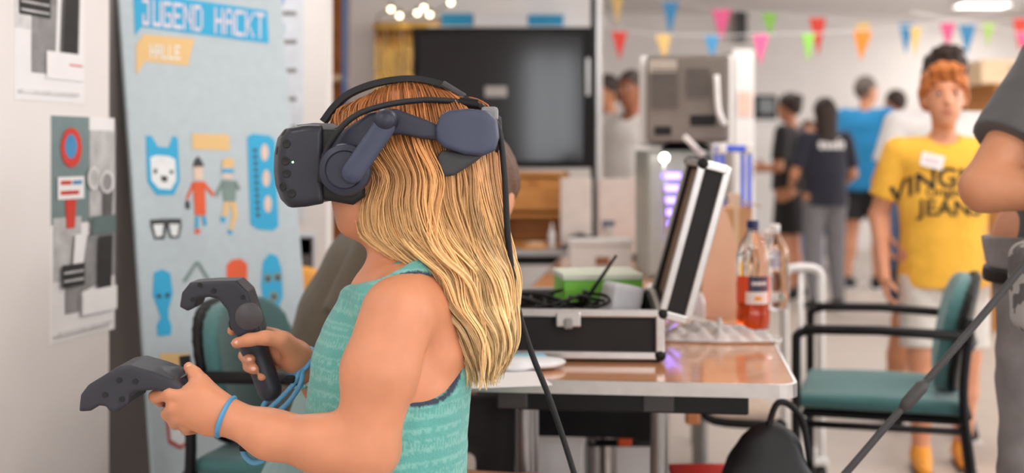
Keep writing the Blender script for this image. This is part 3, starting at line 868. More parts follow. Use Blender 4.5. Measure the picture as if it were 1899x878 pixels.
for i in range(9): MB().box((mw*.12, -.113, zh*.42+i*.011+.06), (mw*.28, .006, .0055)).build('vent_slat', CRTD, t)
MB().box((-mw*.30, -.1125, zh*.86+.03), (mw*.34, .005, zh*.16), .001).build('rating_label', mat('beige_label', rgb(176, 164, 152), .6), t)
MB().box((mw*.18, -.113, zh*.24+.03), (mw*.3, .006, zh*.12), .002).build('socket_recess', BLACKP, t)
MB().box((-mw*.3, -.113, zh*.12+.03), (mw*.2, .006, zh*.1), .002).build('socket_recess', BLACKP, t)
MB().tube(smooth_path([(mw*.34, -.118, zh*.86), (mw*.36, -.126, zh*.5), (mw*.40, -.128, zh*.36), (mw*.44, -.120, zh*.30)], 5), .010, 10).build('lead', WHITEP, t, smooth=True)
MB().box((mw*.5, .03, zh*.55), (.008, .10, zh*.6), .002).build('side_grille', BLACKP, t)
# white tall cupboard behind with a pink note
c0, c1 = P(1358, 0, 7.5), P(1398, 0, 7.5)
t = thing('white_cupboard', 'narrow tall white cupboard standing behind the old monitor', 'cupboard', ((c0.x+c1.x)/2, 7.7, 0))
hh = P(0, 92, 7.5).z; w2 = c1.x-c0.x
MB().box((0, 0, hh/2), (w2, .4, hh), .006).build('body', WHITEP, t); MB().box((0, -.205, hh*.5), (w2-.02, .012, hh-.08), .004).build('door', WHITEP, t)
MB().box((w2*.35, -.218, hh*.6), (.012, .02, .12), .003).build('handle', STEEL, t)
o = tag(MB().box((0, 0, 0), (w2*.62, .003, .14)).build('pink_note', mat('pink_paper', rgb(240, 196, 180), .8)), 'pink paper note stuck on the narrow white cupboard door', 'note'); o.location = (t.location.x+.01, 7.484, P(0, 192, 7.48).z)

# pointing white tube near the tower
t = thing('plastic_tube', 'short white tube leaning on the top of the grey computer tower', 'tube', P(1300, 282, 4.2))
MB().tube([P(1270, 254, 4.15), P(1300, 285, 4.2)], .009, 12).build('tube', WHITEP, t, True, True); MB().ball(P(1300, 285, 4.2), .012).build('end_cap', WHITEP, t, True, True)
t.location.z += 0

# small printer frame with blue posts
p0, p1 = P(1343, 0, 4.1), P(1394, 0, 4.1); tz_ = P(0, 276, 4.1).z
t = thing('desktop_printer', 'small desktop printer frame of blue posts with white corner joints', 'printer', ((p0.x+p1.x)/2, 4.2, .722))
w2 = (p1.x-p0.x)/2; hh = tz_-.722
BLUE2 = mat('vivid_blue_plastic', rgb(70, 100, 226), .35)
for sx in (-1, 1):
    for sy in (-1, 1):
        MB().box((sx*w2, sy*.06, hh/2), (.013, .013, hh), .003).build('post', BLUE2, t)
        MB().box((sx*w2, sy*.06, hh), (.026, .026, .034), .006).build('corner_joint', WHITEP, t)
    MB().box((sx*w2, 0, hh), (.014, .11, .018), .003).build('side_beam', BLUE2, t)
for sy in (-1, 1): MB().box((0, sy*.06, hh), (2*w2, .014, .02), .004).build('top_beam', BLUE2, t)
MB().box((0, 0, hh*.62), (2*w2-.03, .02, .02), .003).build('carriage_rod', STEEL, t)
MB().box((0, -.02, hh*.6), (.035, .04, .06), .004).build('print_head', PALEWOOD, t)
MB().box((0, 0, .02), (2*w2+.05, .23, .04), .006).build('base', BLACKP, t)
MB().box((0, 0, hh*.22), (2*w2-.03, .16, .01), .002).build('print_bed', mat('amber_board', rgb(214, 160, 90), .4), t)
q0, q1 = P(1336, 0, 3.85), P(1396, 372, 3.85)
t = thing('cardboard_box', 'small brown cardboard box standing before the blue printer frame', 'box', ((q0.x+q1.x)/2, 3.9, .722))
BRC = mat('brown_cardboard', rgb(196, 150, 110), .75, var=.08); hh = q1.z-.722
MB().box((0, 0, hh/2-.01), (q1.x-q0.x, .09, hh-.02), .003).build('body', BRC, t); MB().box((-.02, -.01, hh-.008), (.05, .10, .004), .001, Matrix.Rotation(.25, 4, 'Y')).build('flap', BRC, t); MB().box((0, -.0465, hh*.55), (.014, .002, hh*.8)).build('tape', mat('tape', rgb(214, 186, 150), .3), t)
# stack of jars / spools right behind the bottle
t = thing('filament_spool', 'spool of brown filament standing behind the orange soda bottle', 'spool', on_table(1430, 545))
for z0 in (0, .075): MB().lathe([(.05, z0), (.05, z0+.006)], n=28).build('flange', mat('tan_plastic', rgb(190, 140, 100), .5), t)
MB().lathe([(.043, .006), (.043, .075)], n=28).build('winding', mat('brown_filament', rgb(126, 74, 44), .45, bump=.3), t, smooth=True, sharp=.7)
t = thing('jar', 'clear jar with a white lid on top of the brown filament spool', 'jar', on_table(1430, 545)+Vector((0, 0, .082)))
MB().lathe([(.024, 0), (.027, .004), (.027, .075), (.02, .085)], n=24).build('glass', CLEAR, t, smooth=True); MB().lathe([(.022, .084), (.023, .088), (.023, .105), (.02, .108)], n=24).build('lid', WHITEP, t, smooth=True, sharp=.7)

# ================================================================== display, cabinet and boards on the back table
D = 6.2; tb = .722
SCREEN = mat('glossy_black_screen', rgb(24, 23, 26), .10, spec=.5, var=.1)
p0, p1 = P(765, 312, D), P(1102, 50, D)
t = thing('flat_display', 'large black flat display on a stand in front of the white partition', 'display', ((p0.x+p1.x)/2, D, tb))
w = p1.x-p0.x; z0, z1 = p0.z-tb, p1.z-tb
MB().box((0, .03, (z0+z1)/2), (w, .05, z1-z0), .006).build('housing', BLACKP, t)
MB().box((-.012, .0035, (z0+z1)/2), (w-.085, .004, z1-z0-.07)).build('screen', SCREEN, t)
MB().box((-.012-(w-.085)*.5+(w-.085)*.47, .001, z1-.31), (.105, .002, .05)).build('reflection_patch', mat('pale_reflection_paint', rgb(186, 180, 176), .6), t)  # pale patch painting a reflection onto the screen
MB().box((w/2-.03, .002, (z0+z1)/2+.1), (.018, .004, .18), .001).build('light_bar', ALU, t)
MB().box((0, .05, z0/2), (.09, .04, z0), .004).build('stand_neck', BLACKM, t); MB().box((0, .05, .009), (.42, .24, .018), .004).build('stand_foot', BLACKM, t)
# tall post beside it
p = P(1106, 430, 5.55)
t = thing('display_post', 'tall slender black and grey steel post beside the flat display', 'post', (p.x+.012, 5.9, .722))
MB().box((-.004, 0, .95), (.022, .04, 1.9), .003).build('black_profile', BLACKM, t); MB().box((.018, 0, .95), (.016, .04, 1.9), .002).build('grey_profile', ALU, t)
MB().box((0, 0, .008), (.12, .14, .016), .003).build('foot_plate', BLACKM, t)
# coloured boxes on the display's top edge (on a wall shelf)
a = P(812, 49, 6.75); b = P(1062, 49, 6.75)
t = tag(MB().box(((a.x+b.x)/2, 6.8, a.z-.012), (b.x-a.x+.1, .2, .02), .003).build('wall_shelf', WHITEP), 'white wall shelf above the flat display', 'shelf')
for (x0, x1, y0, m, lab) in ((818, 876, 26, mat('cyan_box_card', rgb(40, 150, 196), .5), 'cyan box on the white wall shelf next to the gold curtain'), (878, 978, 24, PAPER, 'long white box between the cyan boxes on the wall shelf'), (980, 1045, 28, mat('cyan_box_card', (1, 1, 1, 1)), 'cyan box on the white wall shelf next to the black post')):
    q0, q1 = P(x0, 49, 6.7), P(x1, y0, 6.7)
    t = thing('storage_box', lab, 'box', ((q0.x+q1.x)/2, 6.79, a.z-.002))
    hh = q1.z-q0.z
    MB().box((0, 0, hh*.4), (q1.x-q0.x, .16, hh*.8), .003).build('body', m, t); MB().box((0, 0, hh*.9), (q1.x-q0.x+.006, .166, hh*.2), .003).build('lid', m, t)
# orange plywood drawer cabinet
q0, q1 = P(928, 458, 5.75), P(1056, 320, 5.75)
t = thing('plywood_cabinet', 'orange plywood cabinet with an open lower bay under the flat display', 'cabinet', (q0.x, 5.75, tb))
w, hh = q1.x-q0.x, q1.z-tb
for (nm, c, s) in (('side_panel', (.009, .11, hh/2), (.018, .22, hh)), ('side_panel', (w-.009, .11, hh/2), (.018, .22, hh)), ('top_panel', (w/2, .11, hh-.009), (w, .22, .018)), ('shelf_board', (w/2, .11, hh*.42), (w-.03, .22, .016)), ('bottom_panel', (w/2, .11, .009), (w, .22, .018)), ('back_panel', (w/2, .212, hh/2), (w-.02, .012, hh))):
    MB().box(c, s, .002).build(nm, ORWOOD, t)
dr = MB().box((w/2-.004, .008, hh*.7), (w-.05, .016, hh*.42), .003).build('drawer', ORWOOD, t); MB().tube([(w/2-.02, -.008, hh*.86), (w/2+.02, -.008, hh*.86)], .005, 8).build('handle', ORWOOD, dr, smooth=True)
tag(MB().lathe([(.012, 0), (.014, .004), (.014, .07), (.005, .085), (.004, .11)], n=16).build('white_tube', WHITEP, smooth=True), 'slim white nozzle bottle standing before the plywood cabinet', 'bottle').location = P(1023, 452, 5.68)*1.0
bpy.data.objects['white_tube'].location.z = tb
# boards
for (x0, x1, y0, y1, dd, m, lab) in ((1040, 1098, 330, 458, 5.63, mat('pinkish_white_board', rgb(226, 212, 204), .7), 'pinkish white board standing upright against the plywood cabinet'), (1112, 1204, 332, 462, 5.1, mat('rosy_white_board', rgb(220, 204, 196), .7), 'rosy white board standing on the table between post and computer tower')):
    q0, q1 = P(x0, y1, dd), P(x1, y0, dd)
    t = thing('white_board', lab, 'board', ((q0.x+q1.x)/2, dd+.04, tb)); hh = q1.z-tb
    MB().box((0, 0, hh/2), (q1.x-q0.x, .02, hh), .003).build('sheet', m, t)
    MB().box((0, .02, .01), (q1.x-q0.x, .06, .02), .003).build('foot', m, t)
# spray bottle, white box, bits
q = P(1132, 440, 4.95); q.z = tb
t = thing('spray_bottle', 'pale spray bottle with a grey blue trigger before the rosy board', 'bottle', q)
MB().lathe([(.03, 0), (.034, .006), (.034, .06), (.026, .10), (.012, .125), (.011, .14)], n=20).build('body', mat('pale_plastic', rgb(212, 200, 192), .35), t, smooth=True)
MB().box((-.008, 0, .150), (.05, .018, .02), .004).build('trigger_head', mat('slate_blue_plastic', rgb(96, 112, 140), .5), t); MB().tube([(-.02, 0, .145), (-.03, 0, .118)], .004, 6).build('trigger', mat('slate_blue_plastic', (1, 1, 1, 1)), t, smooth=True)
q = P(1112, 474, 4.75); q.z = tb
t = thing('card_box', 'white card box with a brown window on the table behind the tool case', 'box', q, .1)
MB().box((0, 0, .043), (.22, .12, .085), .003).build('body', PAPER, t); MB().box((0, 0, .0955), (.23, .13, .02), .003).build('lid', PAPER, t); MB().box((.0, -.0615, .028), (.05, .003, .03)).build('window', mat('brown_print', rgb(156, 108, 80), .6), t)
q = P(1228, 500, 4.0); q.z = tb
t = thing('marker_pen', 'pink capped marker pen lying behind the tool case', 'pen', q, .3)
MB().tube([(-.05, 0, .009), (.03, 0, .009)], .008, 12).build('barrel', WHITEP, t, smooth=True, sharp=.7); MB().tube([(.03, 0, .009), (.065, 0, .009)], .009, 12).build('cap', mat('pink_plastic', rgb(206, 70, 110), .4), t, smooth=True, sharp=.7)
q = P(985, 462, 5.66); q.z = tb
t = thing('wood_offcut', 'small flat plywood offcut lying on the grey topped table', 'offcut', q, .4)
MB().box((0, 0, .008), (.12, .07, .016), .002).build('plank', ORWOOD, t); MB().box((.02, .01, .022), (.08, .05, .012), .002).build('plank', PALEWOOD, t)
q = P(1100, 470, 5.66); q.z = tb
t = thing('black_gadget', 'small black electronic gadget on the edge of the grey topped table', 'gadget', (.30, 5.627, tb), 0)
MB().box((0, 0, .03), (.10, .046, .06), .008).build('case', BLACKP, t); MB().lathe([(.02, 0), (.02, .01)], c=(0, 0, .06), n=16).build('dial', DARKG, t)

# ================================================================== chairs
def chair(label, loc, rz):
    t = thing('armchair', label, 'chair', loc, rz)
    f = Field((-.28, -.27, .38), (.28, .27, .54), .008)
    f.add(sbox((0, .0, .455), (.235, .225, .020), .019)).add(ell((0, 0, .466), (.21, .2, .018)), .02)
    f.build('seat', TEALF, t)
    MB().box((0, 0, .418), (.44, .42, .016), .005).build('seat_pan', BLACKP, t)
    def back(off, th, name, m, grow=0):
        f = Field((-.28, -.42, .48), (.28, -.12, .90), .008)
        def dd(p):
            zc = p[..., 2]-.64; q = p[..., 1]+.215+.20*zc-.55*p[..., 0]**2-off
            o = np.sqrt((np.abs(p[..., 0])/(.215+grow))**3+(np.abs(zc)/(.16+grow))**3)**(2/3)
            return np.maximum((o-1)*.15, np.abs(q)-th)
        f.add((np.array((-.27, -.4, .49)), np.array((.27, -.13, .89)), dd))
        return f.build(name, m, t)
    back(.016, .020, 'backrest', TEALF); back(-.016, .012, 'back_shell', BLACKP, .006)
    for sx in (-1, 1):
        MB().tube(smooth_path([(sx*.27, .22, 0), (sx*.27, .22, .3), (sx*.27, .22, .60), (sx*.27, .215, .645), (sx*.27, .18, .66)], 5), .0125, 10).build('leg', BLACKM, t, smooth=True)
        MB().tube(smooth_path([(sx*.25, -.27, 0), (sx*.25, -.235, .3), (sx*.25, -.215, .5), (sx*.24, -.235, .70)], 5), .0125, 10).build('leg', BLACKM, t, smooth=True)
        MB().tube([(sx*.27, .20, .66), (sx*.27, 0, .665), (sx*.25, -.225, .655)], .0135, 10, flat=1.2).build('armrest', BLACKM, t, smooth=True)
        MB().tube([(sx*.262, .22, .40), (sx*.25, -.225, .40)], .010, 8).build('side_rail', BLACKM, t, smooth=True)
    MB().tube([(-.265, .19, .405), (.265, .19, .405)], .010, 8).build('front_rail', BLACKM, t, smooth=True)
    MB().tube([(-.25, -.228, .44), (.25, -.228, .44)], .010, 8).build('rear_rail', BLACKM, t, smooth=True)
    MB().tube([(-.242, -.23, .62), (-.1, -.25, .62), (.1, -.25, .62), (.242, -.23, .62)], .010, 8).build('back_rail', BLACKM, t, smooth=True)
    return t
pc = P(1612, 700, 3.75)
chair('black framed armchair with teal seat standing free beside the table row', (pc.x+.035, 3.75, 0), math.radians(73))
pc = Vector((-.435, 3.02, 0))
chair('black framed armchair with teal backrest in front of the pale blue banner', pc, math.radians(-103))

# orange thing and folding chair by the recess wall
q = P(574, 0, 4.05)
t = thing('orange_chair', 'orange shell chair with a black side bracket by the white recess wall', 'chair', (q.x, 4.02, 0), math.radians(20))
OS = mat('orange_shell', rgb(222, 152, 62), .35)
f = Field((-.12, -.12, .40), (.12, .30, .80), .008)
f.add(rc((-.06, .16, .70), (.06, .16, .70), .045, .045, (1, 2.2, 1))).add(rc((0, .155, .70), (0, .12, .48), .075, .09, (1, 3, 1)), .03).add(rc((0, .1, .46), (0, -.06, .455), .10, .10, (1, 1, 4)), .03)
f.build('shell', OS, t)
for sx in (-1, 1):
    for yy in (-.08, .12): MB().tube([(sx*.06, yy, .44), (sx*.09, yy*1.15, 0)], .010, 8).build('leg', BLACKM, t, smooth=True)
MB().tube([(-.10, .1, .72), (-.09, .02, .56), (.03, -.02, .55)], .013, 8).build('side_bracket', BLACKM, t, smooth=True)

# white tubular rail behind the table row
q0, q1 = P(1455, 0, 4.3), P(1522, 0, 4.3)
t = thing('trolley', 'white tubular trolley handle rising beside the table row', 'trolley', ((q0.x+q1.x)/2, 4.3, 0))
w2 = (q1.x-q0.x)/2; zt = P(0, 498, 4.3).z
MB().tube(smooth_path([(-w2, 0, .12), (-w2, 0, zt-.08), (-w2, 0, zt-.025), (-w2+.025, 0, zt), (w2-.025, 0, zt), (w2, 0, zt-.025), (w2, 0, zt-.08), (w2, 0, .12)], 6), .014, 12).build('handle', WHITEP, t, smooth=True)
for x in (-w2*.1,): MB().tube([(x, 0, .13), (x, 0, zt-.01)], .009, 10).build('middle_bar', WHITEP, t, smooth=True)
MB().box((0, .16, .12), (2*w2+.04, .38, .025), .006).build('platform', WHITEP, t)
for sx in (-1, 1):
    for yy in (0, .3): MB().lathe([(.012, -.012), (.05, -.012), (.05, .012), (.012, .012)], n=20, M=Matrix.Translation((sx*w2, yy, .055)) @ Matrix.Rotation(pi/2, 4, 'Y')).build('wheel', BLACKP, t, smooth=True, sharp=.7)

# ================================================================== under the tables
f = Field((-.2, -.15, 0), (.2, .15, .5), .007)
f.add(ell((0, 0, .16), (.13, .10, .17))).add(ell((.01, 0, .33), (.075, .07, .14)), .05).add(ell((.10, -.03, .22), (.08, .07, .13)), .04).cut(plane((0, 0, -1), (0, 0, .0)))
f.disp(lambda p: .009*vnoise(p, 34, 5)+.005*vnoise(p, 80, 6))
q = P(1418, 0, 2.62)
t = thing('backpack', 'black soft backpack slumped on the floor beside the table corner', 'backpack', (q.x, 2.66, 0), .2)
bag = f.build('bag_body', mat('black_nylon', rgb(24, 23, 25), .6, var=.2, bump=.3, bscale=60), t)
bag.scale = (1.3, 1, 1.28)
MB().tube(smooth_path([(.0, -.02, .56), (.03, -.02, .635), (.08, -.02, .60), (.10, -.02, .50)], 6), .007, 8).build('carry_loop', BLACKP, t, smooth=True)
MB().tube(smooth_path([(.02, -.09, .5), (.06, -.13, .4), (.08, -.14, .25), (.06, -.12, .1)], 6), .016, 8, flat=.35).build('shoulder_strap', BLACKP, t, smooth=True)
t = thing('red_crate', 'red plastic crate on the floor under the near table', 'crate', P(1308, 0, 2.92)); t.location.z = 0
zt = .41
for (c, s) in (((0, -.10, zt/2), (.13, .012, zt)), ((0, .10, zt/2), (.13, .012, zt)), ((-.06, 0, zt/2), (.012, .2, zt)), ((.06, 0, zt/2), (.012, .2, zt)), ((0, 0, .01), (.13, .2, .02))): MB().box(c, s, .003).build('side_wall', RED, t)
MB().box((0, 0, zt), (.145, .22, .016), .004).build('rim_lid', RED, t)
# white storage boxes and a chair frame seen between the table legs
for (x0, x1, y0, dd, lab) in ((960, 1082, 818, 3.55, 'low white carton lying on the floor under the second table'), (1142, 1214, 812, 3.6, 'white carton with a crushed lid under the second table')):
    q0, q1 = P(x0, 0, dd), P(x1, y0, dd)
    t = thing('carton', lab, 'box', ((q0.x+q1.x)/2, dd+.12, 0))
    MB().box((0, 0, q1.z/2), (q1.x-q0.x, .24, q1.z), .006).build('body', PAPER, t); MB().box((0, 0, q1.z+.01), (q1.x-q0.x+.012, .25, .03), .006).build('lid', WHITEP, t)
q = P(1150, 0, 3.2)
t = thing('power_strip', 'black cable tray with plugs hung beneath the tables', 'power strip', (q.x, 3.3, 0))
for (px, py, c) in ((1120, 770, WHITEP), (1158, 812, ORNG), (1190, 775, WHITEP), (1284, 772, mat('amber_plug', rgb(214, 140, 90), .5)), (1150, 790, WHITEP)):
    p = P(px, py, 3.25)-t.location; MB().box(p, (.035, .03, .04), .005).build('plug', c, t)
MB().tube([P(1090, 822, 3.25)-t.location, P(1230, 822, 3.25)-t.location], .010, 8).build('rail', BLACKM, t, smooth=True)
MB().tube([P(1118, 740, 3.25)-t.location, P(1112, 795, 3.25)-t.location, P(1160, 800, 3.25)-t.location], .006, 8).build('lead', BLACKP, t, smooth=True)
for px in (1098, 1222): MB().tube([P(px, 822, 3.25)-t.location, P(px, 815, 3.25).xyz-t.location+Vector((0, 0, .695-P(px, 815, 3.25).z))], .012, 8).build('hanger', STEEL, t, smooth=True)
t = thing('cantilever_chair', 'black tubular cantilever chair frame tucked under the far table', 'chair', (P(1345, 0, 3.45).x+.03, 3.45, 0))
pts = [P(1310, 700, 3.45), P(1305, 770, 3.45), P(1320, 800, 3.45), P(1390, 812, 3.45), P(1400, 835, 3.5), P(1330, 850, 3.5), P(1300, 830, 3.5)]
o_ = t.location
pts = [(-.07, 0, .59), (-.09, 0, .48), (-.06, 0, .43), (.09, -.02, .42), (.12, -.02, .40), (.12, -.02, .05), (.09, -.02, .015), (-.10, -.02, .015), (-.12, .0, .015), (-.12, .3, .015), (-.1, .32, .015), (.09, .32, .015), (.12, .32, .05), (.12, .32, .4), (.09, .32, .42), (-.06, .32, .43), (-.09, .32, .48), (-.07, .32, .59)]
MB().tube(smooth_path(pts, 4), .012, 10).build('frame', BLACKM, t, smooth=True)
MB().box((.01, .15, .44), (.2, .3, .03), .01).build('seat', mat('beige_seat', rgb(206, 184, 164), .6), t); MB().box((-.085, .15, .545), (.02, .3, .13), .008).build('backrest', mat('beige_seat', (1, 1, 1, 1)), t)
t = thing('blue_bottle', 'small blue topped bottle on the floor carton under the near table', 'bottle', P(968, 790, 3.62))
t.location.z = P(0, 818, 3.55).z+.028
MB().lathe([(.024, 0), (.028, .004), (.028, .06), (.012, .085), (.011, .10)], n=18).build('body', CLEAR, t, smooth=True); MB().lathe([(.014, .095), (.014, .125), (.01, .128)], n=16).build('cap', BLUEP, t, smooth=True, sharp=.7)

# ================================================================== far room
q0, q1 = P(1400, 222, 13.0), P(1442, 176, 13.0)
t = thing('side_table', 'white cupboard table carrying the small black monitor at the back wall', 'table', ((q0.x+q1.x)/2, 13.2, 0))
MB().box((0, 0, q0.z-.02), (.7, .5, .04), .004).build('top', WHITEP, t); MB().box((0, 0, (q0.z-.04)/2), (.62, .44, q0.z-.04), .004).build('body', WHITEP, t)
t = thing('black_monitor', 'small black cathode ray television on the white cupboard at the back wall', 'television', ((q0.x+q1.x)/2, 13.1, q0.z))
hh, w = q1.z-q0.z, q1.x-q0.x
MB().box((0, 0, hh/2), (w, .2, hh), .02).build('housing', BLACKP, t); MB().box((.0, -.103, hh*.55), (w*.66, .01, hh*.6), .01).build('screen', mat('grey_screen', rgb(132, 138, 140), .15), t)
# pale wood bunk / cabinet at right
D = 8.2
q0, q1 = P(1842, 156, D), P(2010, 112, D)
t = thing('wooden_cabinet', 'tall pale wood cabinet with a dark open front at the right', 'cabinet', (q0.x, D, 0)); w = q1.x-q0.x
for (nm, c, s, m) in (('side_panel', (.04, .3, q0.z/2), (.05, .6, q0.z), ORWOOD), ('side_panel', (w-.04, .3, q0.z/2), (.05, .6, q0.z), ORWOOD), ('top_box', (w/2-.04, .28, (q0.z+q1.z)/2), (w+.12, .7, q1.z-q0.z), PALEWOOD), ('back_panel', (w/2, .58, q0.z/2), (w, .03, q0.z), BLACKP), ('shelf_board', (w/2, .3, .5), (w-.06, .55, .03), ORWOOD), ('curtain', (w*.48, .06, q0.z*.5), (w*.7, .04, q0.z*.95), BLACKP)):
    MB().box(c, s, .004).build(nm, m, t)
MB().box((.14, -.075, (q0.z+q1.z)/2+.01), (.12, .012, .05), .004).build('name_plate', mat('grey_plate', rgb(132, 128, 124), .4), t)
# dark wall vent / frame on the back wall
q = P(1371, 50, 15)
t = thing('wall_speaker', 'grey box loudspeaker fixed high on the white back wall', 'speaker', (q.x, 14.9, q.z-.2))
MB().box((0, 0, .2), (.12, .18, .36), .01).build('cabinet', mat('mid_grey_plastic', rgb(130, 126, 124), .5), t); MB().box((0, -.092, .2), (.1, .008, .32), .004).build('grille', DARKG, t)

# bunting: each garland is a cord with its pennants
FC = {'b': rgb(66, 146, 196), 'p': rgb(238, 100, 150), 'g': rgb(140, 200, 84), 'r': rgb(226, 70, 56), 'y': rgb(236, 196, 120), 'o': rgb(240, 140, 50), 'l': rgb(178, 220, 108)}
FM = {k: mat('pennant_'+k, v, .6, var=.04) for k, v in FC.items()}
def garland(label, D, flags):
    t = thing('bunting', label, 'bunting', P(flags[0][0], flags[0][1], D))
    tops = []
    for (px, py, w, h, c) in flags:
        a = P(px-w/2, py, D); b = P(px+w/2, py, D); m = P(px+rnd.uniform(-3, 3), py+h, D); tops += [a, b]
        dy = rnd.uniform(-.05, .05); m.y += dy
        th = Vector((0, .002, 0))
        MB().add([a-th, b-th, m-th, a+th, b+th, m+th], [(0, 1, 2), (5, 4, 3), (0, 3, 4, 1), (1, 4, 5, 2), (2, 5, 3, 0)]).build('pennant', FM[c], t, True)
    tops = [tops[0]+Vector((-.6, 0, .12))]+tops+[tops[-1]+Vector((.6, 0, .12))]
    MB().tube(tops, .003, 5).build('cord', PAPER, t, True)
garland('upper bunting of coloured paper pennants strung across the hall', 9.0, [(1003, -60, 34, 66, 'g'), (1145, -40, 34, 88, 'y'), (1244, 3, 30, 64, 'b'), (1338, 17, 38, 60, 'p'), (1426, 24, 30, 46, 'g'), (1516, 33, 32, 72, 'r'), (1601, 42, 28, 60, 'y'), (1681, 43, 28, 58, 'b'), (1757, 42, 30, 50, 'p'), (1794, 46, 32, 58, 'b'), (1834, 42, 24, 44, 'l'), (1893, 34, 30, 60, 'r')])
garland('lower bunting of coloured paper pennants strung across the hall', 8.0, [(914, -42, 40, 64, 'p'), (1046, -42, 38, 70, 'r'), (1149, 58, 30, 54, 'r'), (1230, 64, 30, 52, 'y'), (1320, 66, 28, 46, 'b'), (1411, 64, 30, 56, 'p'), (1499, 62, 26, 54, 'g'), (1600, 57, 36, 56, 'o'), (1698, 50, 22, 56, 'y')])
garland('row of pink and red paper pennants near the right edge of the hall', 7.4, [(1896, 60, 24, 40, 'p'), (1960, 55, 26, 44, 'g')])
# ================================================================== people
SKIN = mat('fair_skin', rgb(214, 150, 116), .5, var=.05, vscale=30, sss=.15)
SKIN2 = mat('warm_skin', rgb(200, 138, 102), .5, var=.06, vscale=30, sss=.12)
SKIN3 = mat('brown_skin', rgb(150, 92, 62), .5, var=.06, vscale=30, sss=.1)
LIP = mat('lips', rgb(188, 108, 96), .4); EYEW = mat('eye_white', rgb(226, 220, 216), .2); IRIS = mat('iris_brown', rgb(64, 46, 38), .15)
def cloth(name, c, var=.08): return mat(name, c, .85, var=var, vscale=40, bump=.25, bscale=350, sheen=.1)
HAIRS = {'ginger': mat('ginger_hair', rgb(186, 108, 50), .6, var=.35, vscale=90, bump=.8, bscale=160), 'dark': mat('dark_brown_hair', rgb(52, 38, 32), .6, var=.3, vscale=80, bump=.6, bscale=160),
         'brown': mat('brown_hair', rgb(96, 66, 46), .6, var=.3, vscale=80, bump=.6, bscale=160), 'grey': mat('greying_hair', rgb(92, 80, 74), .6, var=.3, vscale=80, bump=.6, bscale=160)}
STAND = {'pel': (0, 0, .95), 'chest': (0, 0, 1.30), 'neck': (0, -.01, 1.46), 'head': (0, .015, 1.625),
         'shL': (-.175, 0, 1.415), 'shR': (.175, 0, 1.415), 'elL': (-.235, -.03, 1.14), 'elR': (.235, -.03, 1.14), 'wrL': (-.25, .05, .90), 'wrR': (.25, .05, .90),
         'hiL': (-.09, 0, .93), 'hiR': (.09, 0, .93), 'knL': (-.10, .02, .50), 'knR': (.10, .02, .50), 'anL': (-.105, -.03, .085), 'anR': (.105, -.03, .085)}
def V3(a): return np.array(a, float)
def nrm(v): return v/(np.linalg.norm(v)+1e-9)
def hand_prims(wr, el, side, curl=.5, palm=None, s=1.0):
    """wrist, elbow -> palm and five fingers; palm: direction the palm faces"""
    wr, el = V3(wr), V3(el); d = nrm(wr-el)
    pn = V3(palm) if palm is not None else V3((-side, 0, 0))
    pn = nrm(pn-d*(pn@d)); ac = nrm(np.cross(d, pn))            # across the palm
    if ac[1] < 0: ac = -ac                                      # thumb side points forward
    out = [rc(wr-d*.02*s, wr+d*.03*s, .024*s, .026*s), rc(wr+d*.03*s+ac*.018*s, wr+d*.085*s+ac*.024*s, .016*s, .013*s), rc(wr+d*.03*s-ac*.016*s, wr+d*.08*s-ac*.024*s, .016*s, .012*s), rc(wr+d*.03*s, wr+d*.085*s, .017*s, .013*s)]
    for i, (o, L) in enumerate(((.027, .072), (.009, .08), (-.009, .074), (-.026, .058))):
        p = wr+d*.085*s+ac*o*s; ang = 0; r = .0092-.0007*i
        for j, fr in enumerate((.45, .3, .25)):
            ang += curl*(.6 if j == 0 else 1.0)
            dd = d*math.cos(ang)+pn*math.sin(ang); q = p+dd*L*fr*s
            out.append(rc(p, q, r*s*(1-.08*j), r*s*(.92-.08*j))); p = q
    p = wr+d*.025*s+ac*.02*s
    for L, (a, b, c) in ((.035, (.6, .75, .35)), (.03, (.8, .45, .45)), (.025, (.85, .2, .5))):
        dd = nrm(d*a+ac*b+pn*c); q = p+dd*L*s; out.append(rc(p, q, .012*s, .0098*s)); p = q
    return out
